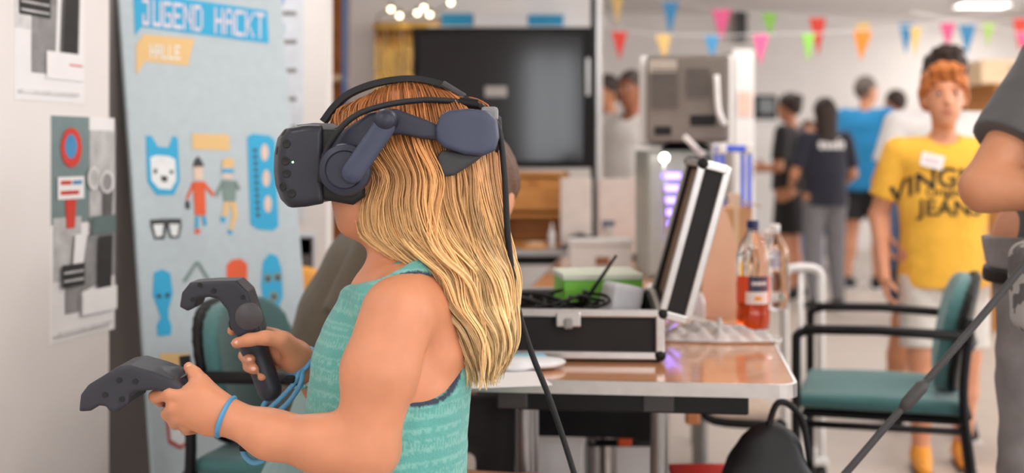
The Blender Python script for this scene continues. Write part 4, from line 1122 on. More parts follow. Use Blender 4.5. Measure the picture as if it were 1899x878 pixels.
def person(label, loc, h, face, skin=SKIN, J=None, hs=1.0, hair='brown', hstyle='short', shirt=None, hem=.86, sleeve=.55, pants=None, pleg=1.0, shoe=None, sock=None,
           vox=.008, curl=.5, palms=None, fat=1.0, name='person', bounds=None, look=0.0, collar=None, hairmat=None, shoes=True, skirt=None, nod=0.0, wr=.004):
    j = dict(STAND); j.update(J or {}); s = h/1.75; j = {k: V3(v) for k, v in j.items()}
    t = thing(name, label, 'person', loc, math.radians(face))
    S = Matrix.Scale(s, 4)
    allp = np.stack(list(j.values())); lo = allp.min(0)-.32; hi = allp.max(0)+.32; lo[2] = max(lo[2], -.02) if bounds is None else lo[2]
    F_ = lambda v=vox: Field(lo, hi, v/s)
    hc = j['head']; nk = j['neck']
    up = nrm(hc-nk); yaw = Matrix.Rotation(math.radians(look), 3, 'Z') @ Matrix.Rotation(nod, 3, 'X')
    HR = np.array(yaw)
    def H(x, y, z): return hc+HR@(V3((x, y, z))*hs)
    RM = yaw
    b = F_()
    def limb(a, c, r0, r1, k=.02): b.add(rc(a, c, r0, r1), k)
    pel, ch = j['pel'], j['chest']
    tor = (0.80, 1.22, 1)
    # torso first
    b.add(rc(pel+V3((0, 0, .02)), pel*.45+ch*.55, .115*fat, .115*fat, tor), .03); b.add(rc(pel*.4+ch*.6, ch, .118*fat, .128*fat, tor), .05)
    b.add(rc(j['shL']*.9+ch*.1, j['shR']*.9+ch*.1, .058), .05); b.add(rc(j['hiL'], j['hiR'], .098*fat, .098*fat), .05)
    limb(nk+(ch-nk)*.25, hc+(nk-hc)*.35, .053, .050, .03)
    # head
    b.add(ell(H(0, -.008, .02), V3((.075, .095, .098))*hs, RM), .02); b.add(ell(H(0, .03, -.045), V3((.055, .062, .068))*hs, RM), .03)
    b.add(ell(H(0, .055, -.095), V3((.026, .026, .02))*hs, RM), .02)
    b.add(rc(H(0, .09, .012), H(0, .106, -.022), .009*hs, .014*hs), .010)
    for sx in (-1, 1):
        b.add(ell(H(sx*.076, -.005, -.008), V3((.012, .022, .033))*hs, RM), .006)
        b.sub(ell(H(sx*.032, .098, .012), V3((.018, .014, .011))*hs, RM), .010)
    # limbs
    for q, sd in (('L', -1), ('R', 1)):
        limb(j['sh'+q], j['el'+q], .052*fat, .040*fat, .03); limb(j['el'+q], j['wr'+q], .041*fat, .026, .015)
        for p in hand_prims(j['wr'+q], j['el'+q], sd, curl, (palms or {}).get(q)): b.add(p, .006)
        limb(j['hi'+q], j['kn'+q], .082*fat, .056, .035); limb(j['kn'+q], j['kn'+q]*.6+j['an'+q]*.4, .055, .054, .02); limb(j['kn'+q]*.6+j['an'+q]*.4, j['an'+q], .053, .036, .02)
        f0 = j['an'+q]; shin = nrm(j['kn'+q]-f0); fw = V3((0, 1, 0)) if abs(shin[1]) < .8 else V3((0, .5, 1)); fw = nrm(fw-.0*shin)
        toe = f0+fw*.15+V3((0, 0, -.045)); limb(f0+V3((0, -.02, -.035)), toe, .038, .028, .02)
    b.build('body', skin, t, S)
    # clothes
    if shirt is not None:
        c = F_()
        g = .016
        c.add(rc(pel+V3((0, 0, min(0, hem-pel[2]))), pel*.45+ch*.55, .140*fat+g, .124*fat+g, (.80, 1.06, 1))); c.add(rc(pel*.4+ch*.6, ch, .122*fat+g, .132*fat+g*.7, tor), .05)
        c.add(rc(j['shL']*.92+ch*.08, j['shR']*.92+ch*.08, .058+g*.6), .05)
        for q in 'LR':
            a, e, w_ = j['sh'+q], j['el'+q], j['wr'+q]
            if sleeve <= 1:
                e2 = a+(e-a)*sleeve; s_ = Field(lo, hi, c.h); s_.add(rc(a, a+(e-a)*(sleeve+.12), .052*fat+.014, .044*fat+.026)); s_.cut(plane(e-a, e2))
                c.d = np.minimum(c.d, s_.d)
            else:
                c.add(rc(a, e, .052*fat+.012, .042*fat+.014), .03); e2 = e+(w_-e)*(sleeve-1); c.add(rc(e, e2, .041*fat+.014, .036), .01)
        if hem > .2: c.cut(plane((0, -.04, -1), (0, 0, hem)))
        c.sub(rc(nk+(ch-nk)*.05+V3((0, .045, .035)), hc, .066, .066), .01)
        c.disp(lambda p: wr*vnoise(p*V3((1, 1, .6)), 26, 3)+.4*wr*vnoise(p, 60, 8))
        to = c.build('shirt', shirt, t, S)
        if collar is not None:
            pts = [nk+V3((.066*math.cos(a), .02+.070*math.sin(a), .002-.034*math.sin(a))) for a in np.linspace(0, 2*pi, 25)]
            MB().tube([Vector(p)*s for p in pts], .008*s, 8, caps=False).build('collar', collar, to, smooth=True)
    if pants is not None:
        c = F_(); g = .014
        c.add(rc(j['hiL']+V3((0, 0, .03)), j['hiR']+V3((0, 0, .03)), .105*fat+g), 0); c.add(rc(pel, pel+V3((0, 0, .06)), .118*fat+g, .118*fat+g, tor), .03)
        for q in 'LR':
            hi_, kn, an = j['hi'+q], j['kn'+q], j['an'+q]
            if pleg <= 1:
                l = Field(lo, hi, c.h); l.add(rc(hi_, hi_+(kn-hi_)*(pleg+.15), .088*fat+g, .082+g*.6)); l.cut(plane(kn-hi_, hi_+(kn-hi_)*pleg))
                h_ = np.clip(.5+.5*(l.d-c.d)/.03, 0, 1); c.d = l.d*(1-h_)+c.d*h_-.03*h_*(1-h_)
            else:
                c.add(rc(hi_, kn, .085*fat+g, .062+g), .03); c.add(rc(kn, kn+(an-kn)*(pleg-1), .060+g, .044+g), .02)
        if shirt is not None: c.cut(plane((0, 0, 1), (0, 0, max(hem, pel[2]-.16)+.05)))
        c.disp(lambda p: .004*vnoise(p, 34, 4)+.002*vnoise(p, 75, 9))
        c.build('trousers', pants, t, S)
    if skirt is not None:
        c = F_(); c.add(rc(pel+V3((0, 0, .06)), V3((pel[0], pel[1], .62)), .115*fat+.014, .16, (.85, 1.1, 1))); c.cut(plane((0, 0, -1), (0, 0, .56))); c.cut(plane((0, 0, 1), pel+V3((0, 0, .08))))
        c.build('skirt', skirt, t, S)
    if shoes:
        for q in 'LR':
            f0 = j['an'+q]; c = Field(f0-.25, f0+.25, .007/s)
            c.add(rc(f0+V3((0, -.025, -.035)), f0+V3((0, .04, -.03)), .046, .042)).add(rc(f0+V3((0, .04, -.04)), f0+V3((0, .15, -.05)), .042, .034), .02).add(rc(f0+V3((0, -.01, -.02)), f0+V3((0, 0, .015)), .044, .044), .015)
            c.cut(plane((0, 0, -1), f0+V3((0, 0, -.078)))); c.cut(plane((0, 0, 1), f0+V3((0, 0, .022))))
            so = c.build('shoe', shoe or BLACKP, t, S)
            MB().box(Vector(f0+V3((0, .055, -.079)))*s, (.082*s, .26*s, .012*s), .004).build('sole', WHITEP if shoe is None else DARKG, so)
            if sock is not None: MB().tube([Vector(f0+V3((0, 0, .0)))*s, Vector(f0*.75+j['kn'+q]*.25)*s], [.042*s, .046*s], 14).build('sock', sock, t, smooth=True)
    # hair
    hm = hairmat or HAIRS[hair]
    f = Field(hc-.32*hs, hc+.24*hs, max(vox*.75, .005)/s)
    g = {'short': .012, 'curly': .020, 'long': .018, 'bun': .014, 'crop': .006}[hstyle]
    f.add(ell(H(0, -.012, .022), (V3((.075, .094, .098))+g)*hs, RM))
    def line(p):
        q = (p-hc)@HR/hs
        zl = -.055+(q[..., 1]+.06)*.80-.30*np.maximum(0, np.abs(q[..., 0])-.062)
        return (zl-q[..., 2])*.7
    f.cut(line)
    if hstyle == 'curly':
        f.add(ell(H(0, .065, .105), V3((.066, .040, .032))*hs, RM), .015)
        f.disp(lambda p: .006*vnoise(p, 95, 2)+.0045*vnoise(p, 170, 7))
    if hstyle in ('long',):
        f.add(rc(H(0, -.085, 0), H(0, -.085, -.22), .062*hs, .055*hs, (.75, 1.5, 1)), .03)
        for sx in (-1, 1): f.add(rc(H(sx*.07, -.03, .03), H(sx*.07, -.045, -.16), .026*hs, .03*hs), .02)
    if hstyle == 'bun': f.add(ell(H(0, -.09, .075), V3((.04, .04, .036))*hs, RM), .01)
    f.disp(lambda p: .0025*vnoise(p, 140, 11))
    f.build('hair', hm, t, S)
    # face
    for sx in (-1, 1):
        e = MB().ball(Vector(H(sx*.031, .0755, .012))*s, .0125*hs*s).build('eye', EYEW, t, smooth=True)
        MB().ball(Vector(H(sx*.031, .0865, .012))*s, (.0072*hs*s, .0028*hs*s, .0068*hs*s)).build('iris', IRIS, e, smooth=True)
        lid_ = MB().ball((0, 0, 0), .0136*hs*s); lv = lid_.v
        lid_.f = [f_ for f_ in lid_.f if sum(lv[i].z for i in f_)/len(f_) > .0030*hs*s or sum(lv[i].z for i in f_)/len(f_) < -.0062*hs*s]
        lid_.v = [Vector(HR@V3(v))+Vector(H(sx*.031, .0752, .012))*s for v in lv]
        lid_.build('eyelid', skin, e, smooth=True)
        MB().tube([Vector(H(sx*(.014+.012*k), .0945-.004*k*k*.8, .030+.004*(1 if k == 1 else 0)))*s for k in range(4)], .0035*hs*s, 6).build('eyebrow', hm, t, smooth=True)
    MB().tube([Vector(H(x, .090-9*x*x, -.058+.6*x*x*3))*s for x in np.linspace(-.022, .022, 7)], [.002*s*hs, .0045*s*hs, .0055*s*hs, .005*s*hs, .0055*s*hs, .0045*s*hs, .002*s*hs], 8, flat=1).build('lips', LIP, t, smooth=True)
    return t
def bvh_of(o):
    me = o.data
    return BVHTree.FromPolygons([v.co.copy() for v in me.vertices], [tuple(p.vertices) for p in me.polygons])
def print_on(cloth_o, parent, txt, size, cx, cz, m, name, direction=1, arch=0.0, y0=.6, xscale=1.0):
    """flat lettering laid on a garment; direction +1 = chest (local +y), -1 = back"""
    tree = bvh_of(cloth_o); b = text_mesh(txt, size); 
    for v in b.verts:
        x = v.co.x*xscale; z = v.co.y+cz-arch*x*x
        x = (cx-x) if direction > 0 else (cx+x)
        hit = tree.ray_cast(Vector((x, y0*direction, z)), Vector((0, -direction, 0)))
        y = hit[0].y if hit[0] is not None else .12*direction
        v.co = Vector((x, y+.0025*direction, z))
    mb = MB().bm(b)
    return mb.build(name, m, parent)
def part_of(t, nm):
    return [c for c in children(t) if c.name.split('.')[0] == nm][0]

def at(px, D): return (P(px, 0, D).x, D, 0)
# boy in the yellow shirt, walking towards the camera
YEL = cloth('yellow_jersey', rgb(238, 180, 62), .05)
sc_ = 1.45/1.75
boy = person('boy with curly ginger hair in a yellow lettered T-shirt walking closer', at(1750, 4.68), 1.45, 168, SKIN, hs=1.13, hair='ginger', hstyle='curly', shirt=YEL, hem=.80, sleeve=.72,
    pants=cloth('pale_grey_shorts', rgb(206, 200, 192)), pleg=.92, shoe=mat('orange_sandal', rgb(226, 150, 50), .5), vox=.006, look=2, collar=YEL,
    J={'head': (0, .02, 1.62), 'neck': (0, -.01, 1.44), 'shL': (-.19, 0, 1.385), 'shR': (.19, 0, 1.385), 'elL': (-.265, -.02, 1.10), 'elR': (.275, -.03, 1.10), 'wrL': (-.265, .07, .88), 'wrR': (.255, .06, .85), 'knR': (.10, .06, .50), 'anR': (.10, .04, .085), 'knL': (-.10, 0, .50), 'anL': (-.09, -.10, .085)})
ts = part_of(boy, 'shirt')
BLK = mat('black_print', rgb(44, 40, 36), .8)
print_on(ts, boy, 'VINGINO', .098*1.0, -.012, 1.052, BLK, 'shirt_lettering', 1, 1.8, xscale=.98)
print_on(ts, boy, 'Original', .045, 0, 1.002, BLK, 'shirt_lettering', 1, 0)
print_on(ts, boy, 'JEANS', .078, -.012, .945, BLK, 'shirt_lettering', 1, 0, xscale=1.05)
tr = bvh_of(ts); mb = MB(); vs = []
for (x, z) in ((.098, 1.385), (.008, 1.363), (.022, 1.305), (.11, 1.328)):
    h_ = tr.ray_cast(Vector((x*sc_, .6, z*sc_)), Vector((0, -1, 0))); vs.append(Vector((x*sc_, (h_[0].y if h_[0] else .1)+.012, z*sc_)))
nt_ = tag(MB().add(vs+[v-Vector((0, .003, 0)) for v in vs], [(0, 1, 2, 3), (7, 6, 5, 4), (0, 4, 5, 1), (1, 5, 6, 2), (2, 6, 7, 3), (3, 7, 4, 0)]).build('name_badge', PAPER, boy), '', '')
del nt_['category']; nt_['label'] = 'white paper name sticker'
mb = MB()
for k in (0.35, .6): mb.add([vs[0]*(1-k)+vs[3]*k+(vs[1]-vs[0])*.12+Vector((0, .0008, 0)), vs[0]*(1-k)+vs[3]*k+(vs[1]-vs[0])*.8+Vector((0, .0008, 0)), vs[0]*(.92-k)+vs[3]*(k+.08)+(vs[1]-vs[0])*.8+Vector((0, .0008, 0)), vs[0]*(.92-k)+vs[3]*(k+.08)+(vs[1]-vs[0])*.12+Vector((0, .0008, 0))], [(0, 1, 2, 3)])
mb.build('badge_writing', mat('rose_ink', rgb(206, 150, 150), .8), nt_)

WT = cloth('white_jersey', rgb(226, 224, 224), .03)
person('taller youth in a white T-shirt walking behind the boy in yellow', at(1752, 5.35), 1.565, 172, SKIN2, hs=1.10, hair='dark', hstyle='curly', shirt=WT, hem=.85, sleeve=.7, pants=cloth('dark_blue_shorts', rgb(54, 62, 84)), pleg=.9, shoe=None, sock=WHITEP, vox=.008,
       J={'shL': (-.21, 0, 1.41), 'shR': (.21, 0, 1.41), 'elL': (-.29, 0, 1.14), 'elR': (.29, 0, 1.14), 'wrL': (-.28, .07, .92), 'wrR': (.28, .07, .92), 'anR': (.22, -.12, .085), 'knR': (.19, .05, .5), 'knL': (-.05, .12, .5), 'anL': (-.06, .13, .085)})
person('man in a bright blue T-shirt and black shorts turned to the back wall', at(1606, 10.8), 1.78, -35, SKIN2, hair='grey', hstyle='crop', shirt=cloth('bright_blue_jersey', rgb(30, 128, 182)), hem=.80, sleeve=.75, pants=cloth('black_shorts', rgb(40, 38, 40)), pleg=.85, shoe=None, vox=.011, fat=1.18, look=-35,
       J={'elR': (.25, .05, 1.12), 'wrR': (.2, .26, 1.08), 'knL': (-.11, -.02, .5), 'anL': (-.12, -.12, .085)})
person('dark haired person standing beyond the man in the blue T-shirt', at(1662, 11.6), 1.70, 40, SKIN2, hair='dark', hstyle='short', shirt=cloth('rust_jersey', rgb(170, 84, 62)), hem=.84, pants=cloth('navy_jeans', rgb(58, 70, 96)), pleg=1.95, vox=.012)
person('woman in black T-shirt and black skirt holding her hands together', at(1466, 10.0), 1.60, 55, SKIN2, hair='dark', hstyle='bun', shirt=cloth('black_jersey', rgb(40, 37, 38)), hem=.93, sleeve=.8, skirt=cloth('black_skirt', rgb(34, 32, 33)), vox=.010, fat=1.02,
       J={'elL': (-.25, .0, 1.12), 'wrL': (-.12, .24, 1.10), 'elR': (.25, .02, 1.12), 'wrR': (.10, .26, 1.12)})
nv = person('person in a navy T-shirt with white back print and grey trousers', at(1530, 9.3), 1.53, 12, SKIN2, hair='dark', hstyle='long', shirt=cloth('navy_jersey', rgb(40, 40, 54)), hem=.86, sleeve=.8, pants=cloth('grey_trousers', rgb(122, 120, 124)), pleg=1.92, vox=.010, fat=1.0,
       J={'elL': (-.27, .0, 1.12), 'wrL': (-.20, .22, 1.02), 'elR': (.26, .02, 1.12), 'wrR': (.22, .2, 1.0)})
tree = bvh_of(part_of(nv, 'shirt'))
for k, (x, z, w_, h_) in enumerate([(-.085+.042*i, 1.165, .034, .05) for i in range(5)]+[(-.05+.05*i, 1.225, .04, .014) for i in range(3)]):
    vs = []
    for (dx, dz) in ((0, 0), (1, 0), (1, 1), (0, 1)):
        hit = tree.ray_cast(Vector((x+dx*w_, -.6, z+dz*h_)), Vector((0, 1, 0))); vs.append(Vector((x+dx*w_, (hit[0].y if hit[0] else -.15)-.003, z+dz*h_)))
    MB().add(vs, [(0, 1, 2, 3)]).build('back_print', PAPER, nv)
person('child with light brown hair standing between the black and navy shirts', at(1499, 11.8), 1.42, 170, SKIN, hs=1.12, hair='brown', hstyle='short', shirt=cloth('pale_rose_jersey', rgb(206, 180, 170)), hem=.84, pants=cloth('blue_jeans', rgb(96, 124, 160)), pleg=1.95, vox=.012)
person('person in pale top and blue jeans standing at the back wall', at(1560, 12.6), 1.45, 150, SKIN2, hs=1.1, hair='brown', hstyle='long', shirt=cloth('light_blue_jersey', rgb(170, 190, 206)), hem=.84, pants=cloth('blue_jeans', (1, 1, 1, 1)), pleg=1.95, shoe=mat('white_trainer', rgb(226, 226, 228), .5), vox=.012)
person('person in a white shirt with brown skin standing behind the old monitor', at(1172, 7.45), 1.62, 140, SKIN3, hair='dark', hstyle='crop', shirt=cloth('light_grey_jersey', rgb(228, 224, 220)), hem=.80, sleeve=.9, pants=cloth('dark_trousers', rgb(48, 44, 46)), pleg=1.95, vox=.009, fat=1.1)
person('dark clothed person half hidden beside the tall display post', at(1128, 8.3), 1.64, 120, SKIN2, hair='dark', hstyle='short', shirt=cloth('dark_green_jersey', rgb(44, 54, 50)), hem=.82, pants=cloth('dark_trousers', (1, 1, 1, 1)), pleg=1.95, vox=.011)

# seated people behind the girl
SIT = {'pel': (0, -.05, .54), 'chest': (0, .03, .88), 'neck': (0, .07, 1.03), 'head': (0, .13, 1.19), 'shL': (-.17, .05, .985), 'shR': (.17, .05, .985), 'elL': (-.23, .10, .76), 'elR': (.23, .10, .76), 'wrL': (-.16, .32, .78), 'wrR': (.16, .32, .78),
       'hiL': (-.09, -.02, .52), 'hiR': (.09, -.02, .52), 'knL': (-.11, .40, .50), 'knR': (.11, .40, .50), 'anL': (-.11, .38, .085), 'anR': (.11, .38, .085)}
kid = person('seated child in a grey teal top and blue shorts behind the girl', (P(652, 0, 2.44).x, 2.44, 0), 1.58, -82, SKIN, hs=1.12, hair='brown', hstyle='short', shirt=cloth('grey_teal_jersey', rgb(126, 152, 152)), hem=.56, sleeve=.7, pants=cloth('royal_blue_shorts', rgb(44, 96, 176)), pleg=.42, vox=.007, nod=-.3, look=55,
       J=dict(SIT, chest=(0, .08, .88), neck=(0, .16, 1.03), head=(0, .255, 1.175), shL=(-.17, .12, .985), shR=(.17, .12, .985), elL=(-.22, .0, .78), elR=(.22, .0, .78), wrL=(-.15, .12, .63), wrR=(.15, .12, .63)))
OL = cloth('olive_jersey', rgb(96, 86, 72), .06)
person('person in an olive brown T-shirt sitting hunched in the teal armchair behind the girl', (-.385, 3.02, 0), 1.62, -90, SKIN2, hair='dark', hstyle='short', shirt=OL, hem=.60, sleeve=.8, pants=cloth('dark_trousers', (1, 1, 1, 1)), pleg=1.9, vox=.008, fat=1.15,
       J=dict(SIT, pel=(0, -.03, .65), hiL=(-.09, 0, .645), hiR=(.09, 0, .645), knL=(-.11, .40, .575), knR=(.11, .40, .575), chest=(0, .06, .90), neck=(0, .15, 1.03), head=(0, .22, 1.15), shL=(-.18, .11, 1.0), shR=(.18, .11, 1.0), elL=(-.21, .02, .80), elR=(.21, .02, .80), wrL=(-.13, .12, .74), wrR=(.13, .12, .74)), nod=-.6)
def stool(label, x, y, zt):
    t = thing('stool', label, 'stool', (x, y, 0))
    MB().lathe([(.16, zt-.035), (.165, zt-.02), (.16, zt)], n=28).build('seat', BLACKP, t, smooth=True, sharp=.7)
    for k in range(4):
        a = pi/4+k*pi/2; MB().tube([(.10*math.cos(a), .10*math.sin(a), zt-.03), (.15*math.cos(a), .15*math.sin(a), 0)], .011, 8).build('leg', STEEL, t, smooth=True)
stool('round black stool under the seated child in blue shorts', P(652, 0, 2.44).x-.06, 2.44, .358)

# man with folded arms at the right edge
GT = cloth('charcoal_jersey', rgb(84, 83, 84), .05)
JN = mat('washed_black_jeans', rgb(126, 122, 122), .85, var=.32, vscale=9, bump=.4, bscale=300)
man = person('man in a charcoal T-shirt and washed black jeans with folded arms', (P(2012, 0, 2.62).x, 2.62, 0), 1.80, 176, SKIN2, hair='dark', hstyle='short', shirt=GT, hem=.90, sleeve=.78, pants=JN, pleg=1.93, vox=.006, fat=1.12, palms={'L': (0, -1, 0), 'R': (0, -1, 0)},
    J={'chest': (-.15, 0, 1.30), 'neck': (-.18, -.01, 1.47), 'head': (-.19, .015, 1.63), 'shL': (-.36, .02, 1.41), 'shR': (-.01, .02, 1.40), 'elL': (-.38, .12, 1.07), 'elR': (.235, .15, 1.05), 'wrL': (.03, .225, 1.09), 'wrR': (-.05, .275, 1.045), 'pel': (-.035, 0, .95), 'hiL': (-.13, 0, .93), 'hiR': (.065, 0, .93), 'knR': (.095, .03, .5), 'anR': (.09, -.02, .085)})
PAT = mat('patterned_pouch_fabric', rgb(168, 166, 164), .8, var=.15, vscale=22, bump=.3)
_nt = PAT.node_tree; _v = _nt.nodes.new('ShaderNodeTexVoronoi'); _v.distance = 'CHEBYCHEV'; _v.inputs['Scale'].default_value = 38
_r = _nt.nodes.new('ShaderNodeValToRGB'); _r.color_ramp.interpolation = 'CONSTANT'; _r.color_ramp.elements[0].color = rgb(92, 90, 90); _r.color_ramp.elements[1].color = rgb(164, 162, 160); _r.color_ramp.elements[1].position = .5
_nt.links.new(_nt.nodes.new('ShaderNodeTexCoord').outputs['Object'], _v.inputs['Vector']); _nt.links.new(_v.outputs['Color'], _r.inputs['Fac']); _nt.links.new(_r.outputs['Color'], _nt.nodes['Principled BSDF'].inputs['Base Color'])
t = thing('waist_bag', 'grey patterned waist bag with black straps on the man with folded arms', 'bag', (man.location.x-.05, man.location.y-.03, .80))
f = Field((-.26, -.34, -.02), (.26, .0, .22), .006)
f.add(sbox((-.02, -.222, .10), (.17, .05, .085), .03)).disp(lambda p: .004*vnoise(p, 40, 2))
f.build('pouch', PAT, t)
pts = [(.086+.232*math.cos(a), .03+.185*math.sin(a), .10) for a in np.linspace(0, 2*pi, 33)]
MB().tube(pts, .015, 8, caps=False, flat=.25).build('belt', BLACKP, t, smooth=True)
for x in (-.12, -.03, .10): MB().tube(smooth_path([(x, -.269, .185), (x-.01, -.274, .09), (x, -.269, .02)], 5), .012, 8, flat=.3).build('strap', BLACKP, t, smooth=True)
for x in (-.12, .10): MB().box((x, -.276, .12), (.034, .012, .024), .004).build('buckle', BLACKP, t)
# ================================================================== the girl with the headset
GD = 1.97
def G(px, py, dy=0.0): return P(px, py, GD+dy)
def g3(px, py, dy=0.0): return V3(G(px, py, dy))
GSKIN = mat('girl_skin', rgb(210, 142, 106), .48, var=.07, vscale=22, sss=.2, bump=.03, bscale=300)
girl = thing('person', 'girl with long blonde hair in a teal tank top wearing a headset', 'person', (G(715, 0).x, GD, 0))
lo = V3((G(240, 0, -.2).x, 1.70, -.01)); hi = V3((G(960, 0, .25).x, 2.26, 1.30))
TS = (1.06, .90, 1)
def torso_prims(o):
    return [(rc(g3(742, 575), g3(726, 690), .088+o, .116+o, TS), .0), (rc(g3(726, 690), g3(716, 800), .118+o, .118+o, TS), .03), (rc(g3(716, 800), g3(716, 930), .118+o, .122+o, TS), .03)]
b = Field(lo, hi, .0040)
for p, k in torso_prims(0): b.add(p, k)
b.add(rc(g3(712, 940), g3(716, 1010), .115, .110, TS), .03)
b.add(rc(g3(750, 568, -.095), g3(736, 570, .10), .050, .050), .04)                 # shoulder girdle
b.add(rc(g3(780, 545, -.02), g3(798, 650, -.03), .050, .05), .03); b.add(rc(g3(790, 580, -.075), g3(812, 650, -.065), .030, .028), .025)                  # back
b.add(rc(g3(724, 400), g3(752, 540), .043, .046), .02)                             # neck
for sy in (-1, 1): b.add(rc(g3(754, 548), g3(750, 576, sy*.10), .036, .044), .03)
# head
b.add(ell(g3(755, 262), (.103, .073, .084)), .02); b.add(ell(g3(693, 330), (.062, .056, .078)), .04); b.add(ell(g3(672, 388), (.038, .042, .042)), .03)
b.add(ell(g3(651, 414), (.019, .022, .018)), .015)
b.add(ell(g3(636, 381), (.013, .021, .014)), .010); b.add(rc(g3(640, 330), g3(620, 352), .010, .012), .012)
for sy in (-1, 1): b.add(ell(g3(745, 318, sy*.074), (.022, .01, .03)), .006)
# near (left) arm
b.add(rc(g3(738, 582, -.130), g3(704, 690, -.150), .053, .0535), .014); b.add(rc(g3(704, 690, -.150), g3(676, 838, -.158), .0535, .039), .014)
b.add(rc(g3(676, 838, -.155), g3(600, 826, -.155), .040, .039), .03); b.add(rc(g3(600, 826, -.155), g3(500, 806, -.145), .039, .032), .02); b.add(rc(g3(500, 806, -.145), g3(414, 771, -.135), .032, .0235), .02)
# near hand: palm, thumb on top, fingers around the grip
b.add(rc(g3(414, 771, -.135), g3(366, 746, -.147), .024, .030, (1, 1.35, 1)), .015); b.add(rc(g3(400, 752, -.135), g3(372, 712, -.130), .020, .0145), .012)
b.add(rc(g3(362, 765, -.147), g3(384, 780, -.140), .024, .022, (1, 1.2, 1)), .012)
def fing(pts, r0, r1, k=.004):
    n = len(pts)-1
    for i in range(n): b.add(rc(g3(*pts[i]), g3(*pts[i+1]), r0+(r1-r0)*i/n, r0+(r1-r0)*(i+1)/n), k)
fing([(374, 714, -.130), (361, 695, -.120), (350, 682, -.108)], .0125, .0085, .006)
fing([(352, 738, -.155), (316, 731, -.152), (288, 736, -.132), (300, 747, -.108)], .0115, .0085)
fing([(350, 752, -.155), (322, 757, -.152), (310, 768, -.126), (330, 775, -.105)], .0112, .0085)
fing([(354, 766, -.152), (331, 774, -.148), (324, 785, -.122), (342, 789, -.103)], .0108, .008)
fing([(364, 778, -.145), (347, 789, -.138), (346, 797, -.115), (362, 798, -.103)], .0098, .0072)
# far (right) arm and hand
b.add(rc(g3(735, 580, .125), g3(700, 700, .165), .052, .046), .035); b.add(rc(g3(700, 700, .165), g3(668, 768, .165), .046, .038), .02)
b.add(rc(g3(668, 768, .165), g3(600, 712, .13), .038, .033), .02); b.add(rc(g3(600, 712, .13), g3(553, 668, .098), .033, .0235), .015)
b.add(rc(g3(553, 668, .098), g3(520, 645, .110), .024, .028, (1, 1.25, 1)), .012); b.add(rc(g3(548, 655, .088), g3(520, 630, .055), .020, .0135), .012)
fing([(522, 632, .055), (492, 627, .040), (462, 631, .040), (438, 637, .050)], .0125, .0088, .006)
fing([(512, 622, .120), (472, 612, .128), (442, 606, .118), (430, 614, .104)], .011, .0082)
fing([(512, 640, .122), (482, 650, .130), (453, 660, .112), (464, 667, .062)], .011, .0088)
fing([(516, 656, .122), (488, 670, .128), (461, 680, .110), (471, 685, .064)], .0108, .0086)
fing([(522, 672, .118), (498, 688, .124), (476, 697, .108), (486, 700, .068)], .0098, .0075)
# legs down to the floor
for sy in (-1, 1):
    b.add(rc(V3((G(716, 0).x, GD+sy*.062, .58)), V3((G(706, 0).x, GD+sy*.070, .32)), .074, .050), .03); b.add(rc(V3((G(706, 0).x, GD+sy*.070, .32)), V3((G(722, 0).x, GD+sy*.072, .06)), .049, .032), .02)
    b.add(rc(V3((G(722, 0).x+.01, GD+sy*.072, .035)), V3((G(722, 0).x-.12, GD+sy*.08, .025)), .032, .024), .02)
b.build('body', GSKIN, girl, world=True)
def nail(px, py, dy, r=.0045):
    MB().ball(G(px, py, dy), (r, .0022, r*.8)).build('fingernail', mat('nail', rgb(236, 180, 160), .25), girl, True, True)
nail(440, 636, .0405); nail(463, 667, .0535); nail(470, 685, .0555); nail(351, 681, -.1165)
MB().tube([G(633, 378, -.024), G(625, 381, -.012), G(622, 382, 0), G(625, 381, .012), G(633, 378, .024)], [.002, .0042, .0048, .0042, .002], 8).build('lips', LIP, girl, True, True)
# tank top
TEAL = mat('teal_tank_knit', rgb(96, 170, 160), .9, var=.06, vscale=60, attr='col', bump=.5, bscale=260, sheen=.2)
c = Field(lo, hi, .0040)
for p, k in torso_prims(.006): c.add(p, k)
c.add(rc(g3(742, 575), g3(738, 540), .094, .075, TS), .03); c.add(rc(g3(716, 930), g3(716, 960), .130, .134, TS), .02)
c.add(rc(g3(745, 560), g3(732, 505), .082, .062, (1.0, .95, 1)), .03)
for sy in (-1, 1): c.add(rc(g3(742, 516, sy*.03), g3(732, 562, sy*.088), .057, .061), .02)
holes = [ell(g3(802, 630, s*.150), (.106, .118, .098)) for s in (-1, 1)]
for h_ in holes: c.sub(h_, .004)
c.sub(ell(g3(838, 560, 0), (.05, .12, .085)), .006)
c.cut(plane((-.42, 0, 1), G(735, 494))); c.cut(plane((0, 0, -1), (0, 0, G(0, 948).z)))
c.disp(lambda p: .0022*vnoise(p*V3((1, 1, 1.6)), 42, 3)+.001*vnoise(p, 110, 5))
def tank_col(V):
    e = np.minimum(holes[0][2](V), holes[1][2](V)); z = V[:, 2]; u = np.arctan2(V[:, 1]-GD, V[:, 0]-G(722, 0).x)
    base = np.array(rgb(92, 164, 156)[:3]); lite = np.array(rgb(140, 194, 184)[:3]); navy = np.array(rgb(52, 66, 84)[:3])
    row = (z*1000/16) % 1.0; idx = np.floor(z*1000/16).astype(int)
    zig = (np.abs(((u*26+idx*.5) % 1.0)-.5)*2 > row) & (idx % 3 == 0); band = (row < .22) & (idx % 3 != 0); dots = (((u*40) % 1.0) < .5) & (row > .55) & (row < .8) & (idx % 3 == 1)
    k = .55*(zig | band | dots)[:, None]
    col = base*(1-k)+lite*k
    tr = ((e > -.001) & (e < .0045))[:, None]
    return np.where(tr, navy, col)
c.build('tank_top', TEAL, girl, world=True, cols=tank_col)
pts = [g3(744, 498)+V3((.053*math.cos(a), .062*math.sin(a), .008+.024*math.cos(a))) for a in np.linspace(0, 2*pi, 33)]
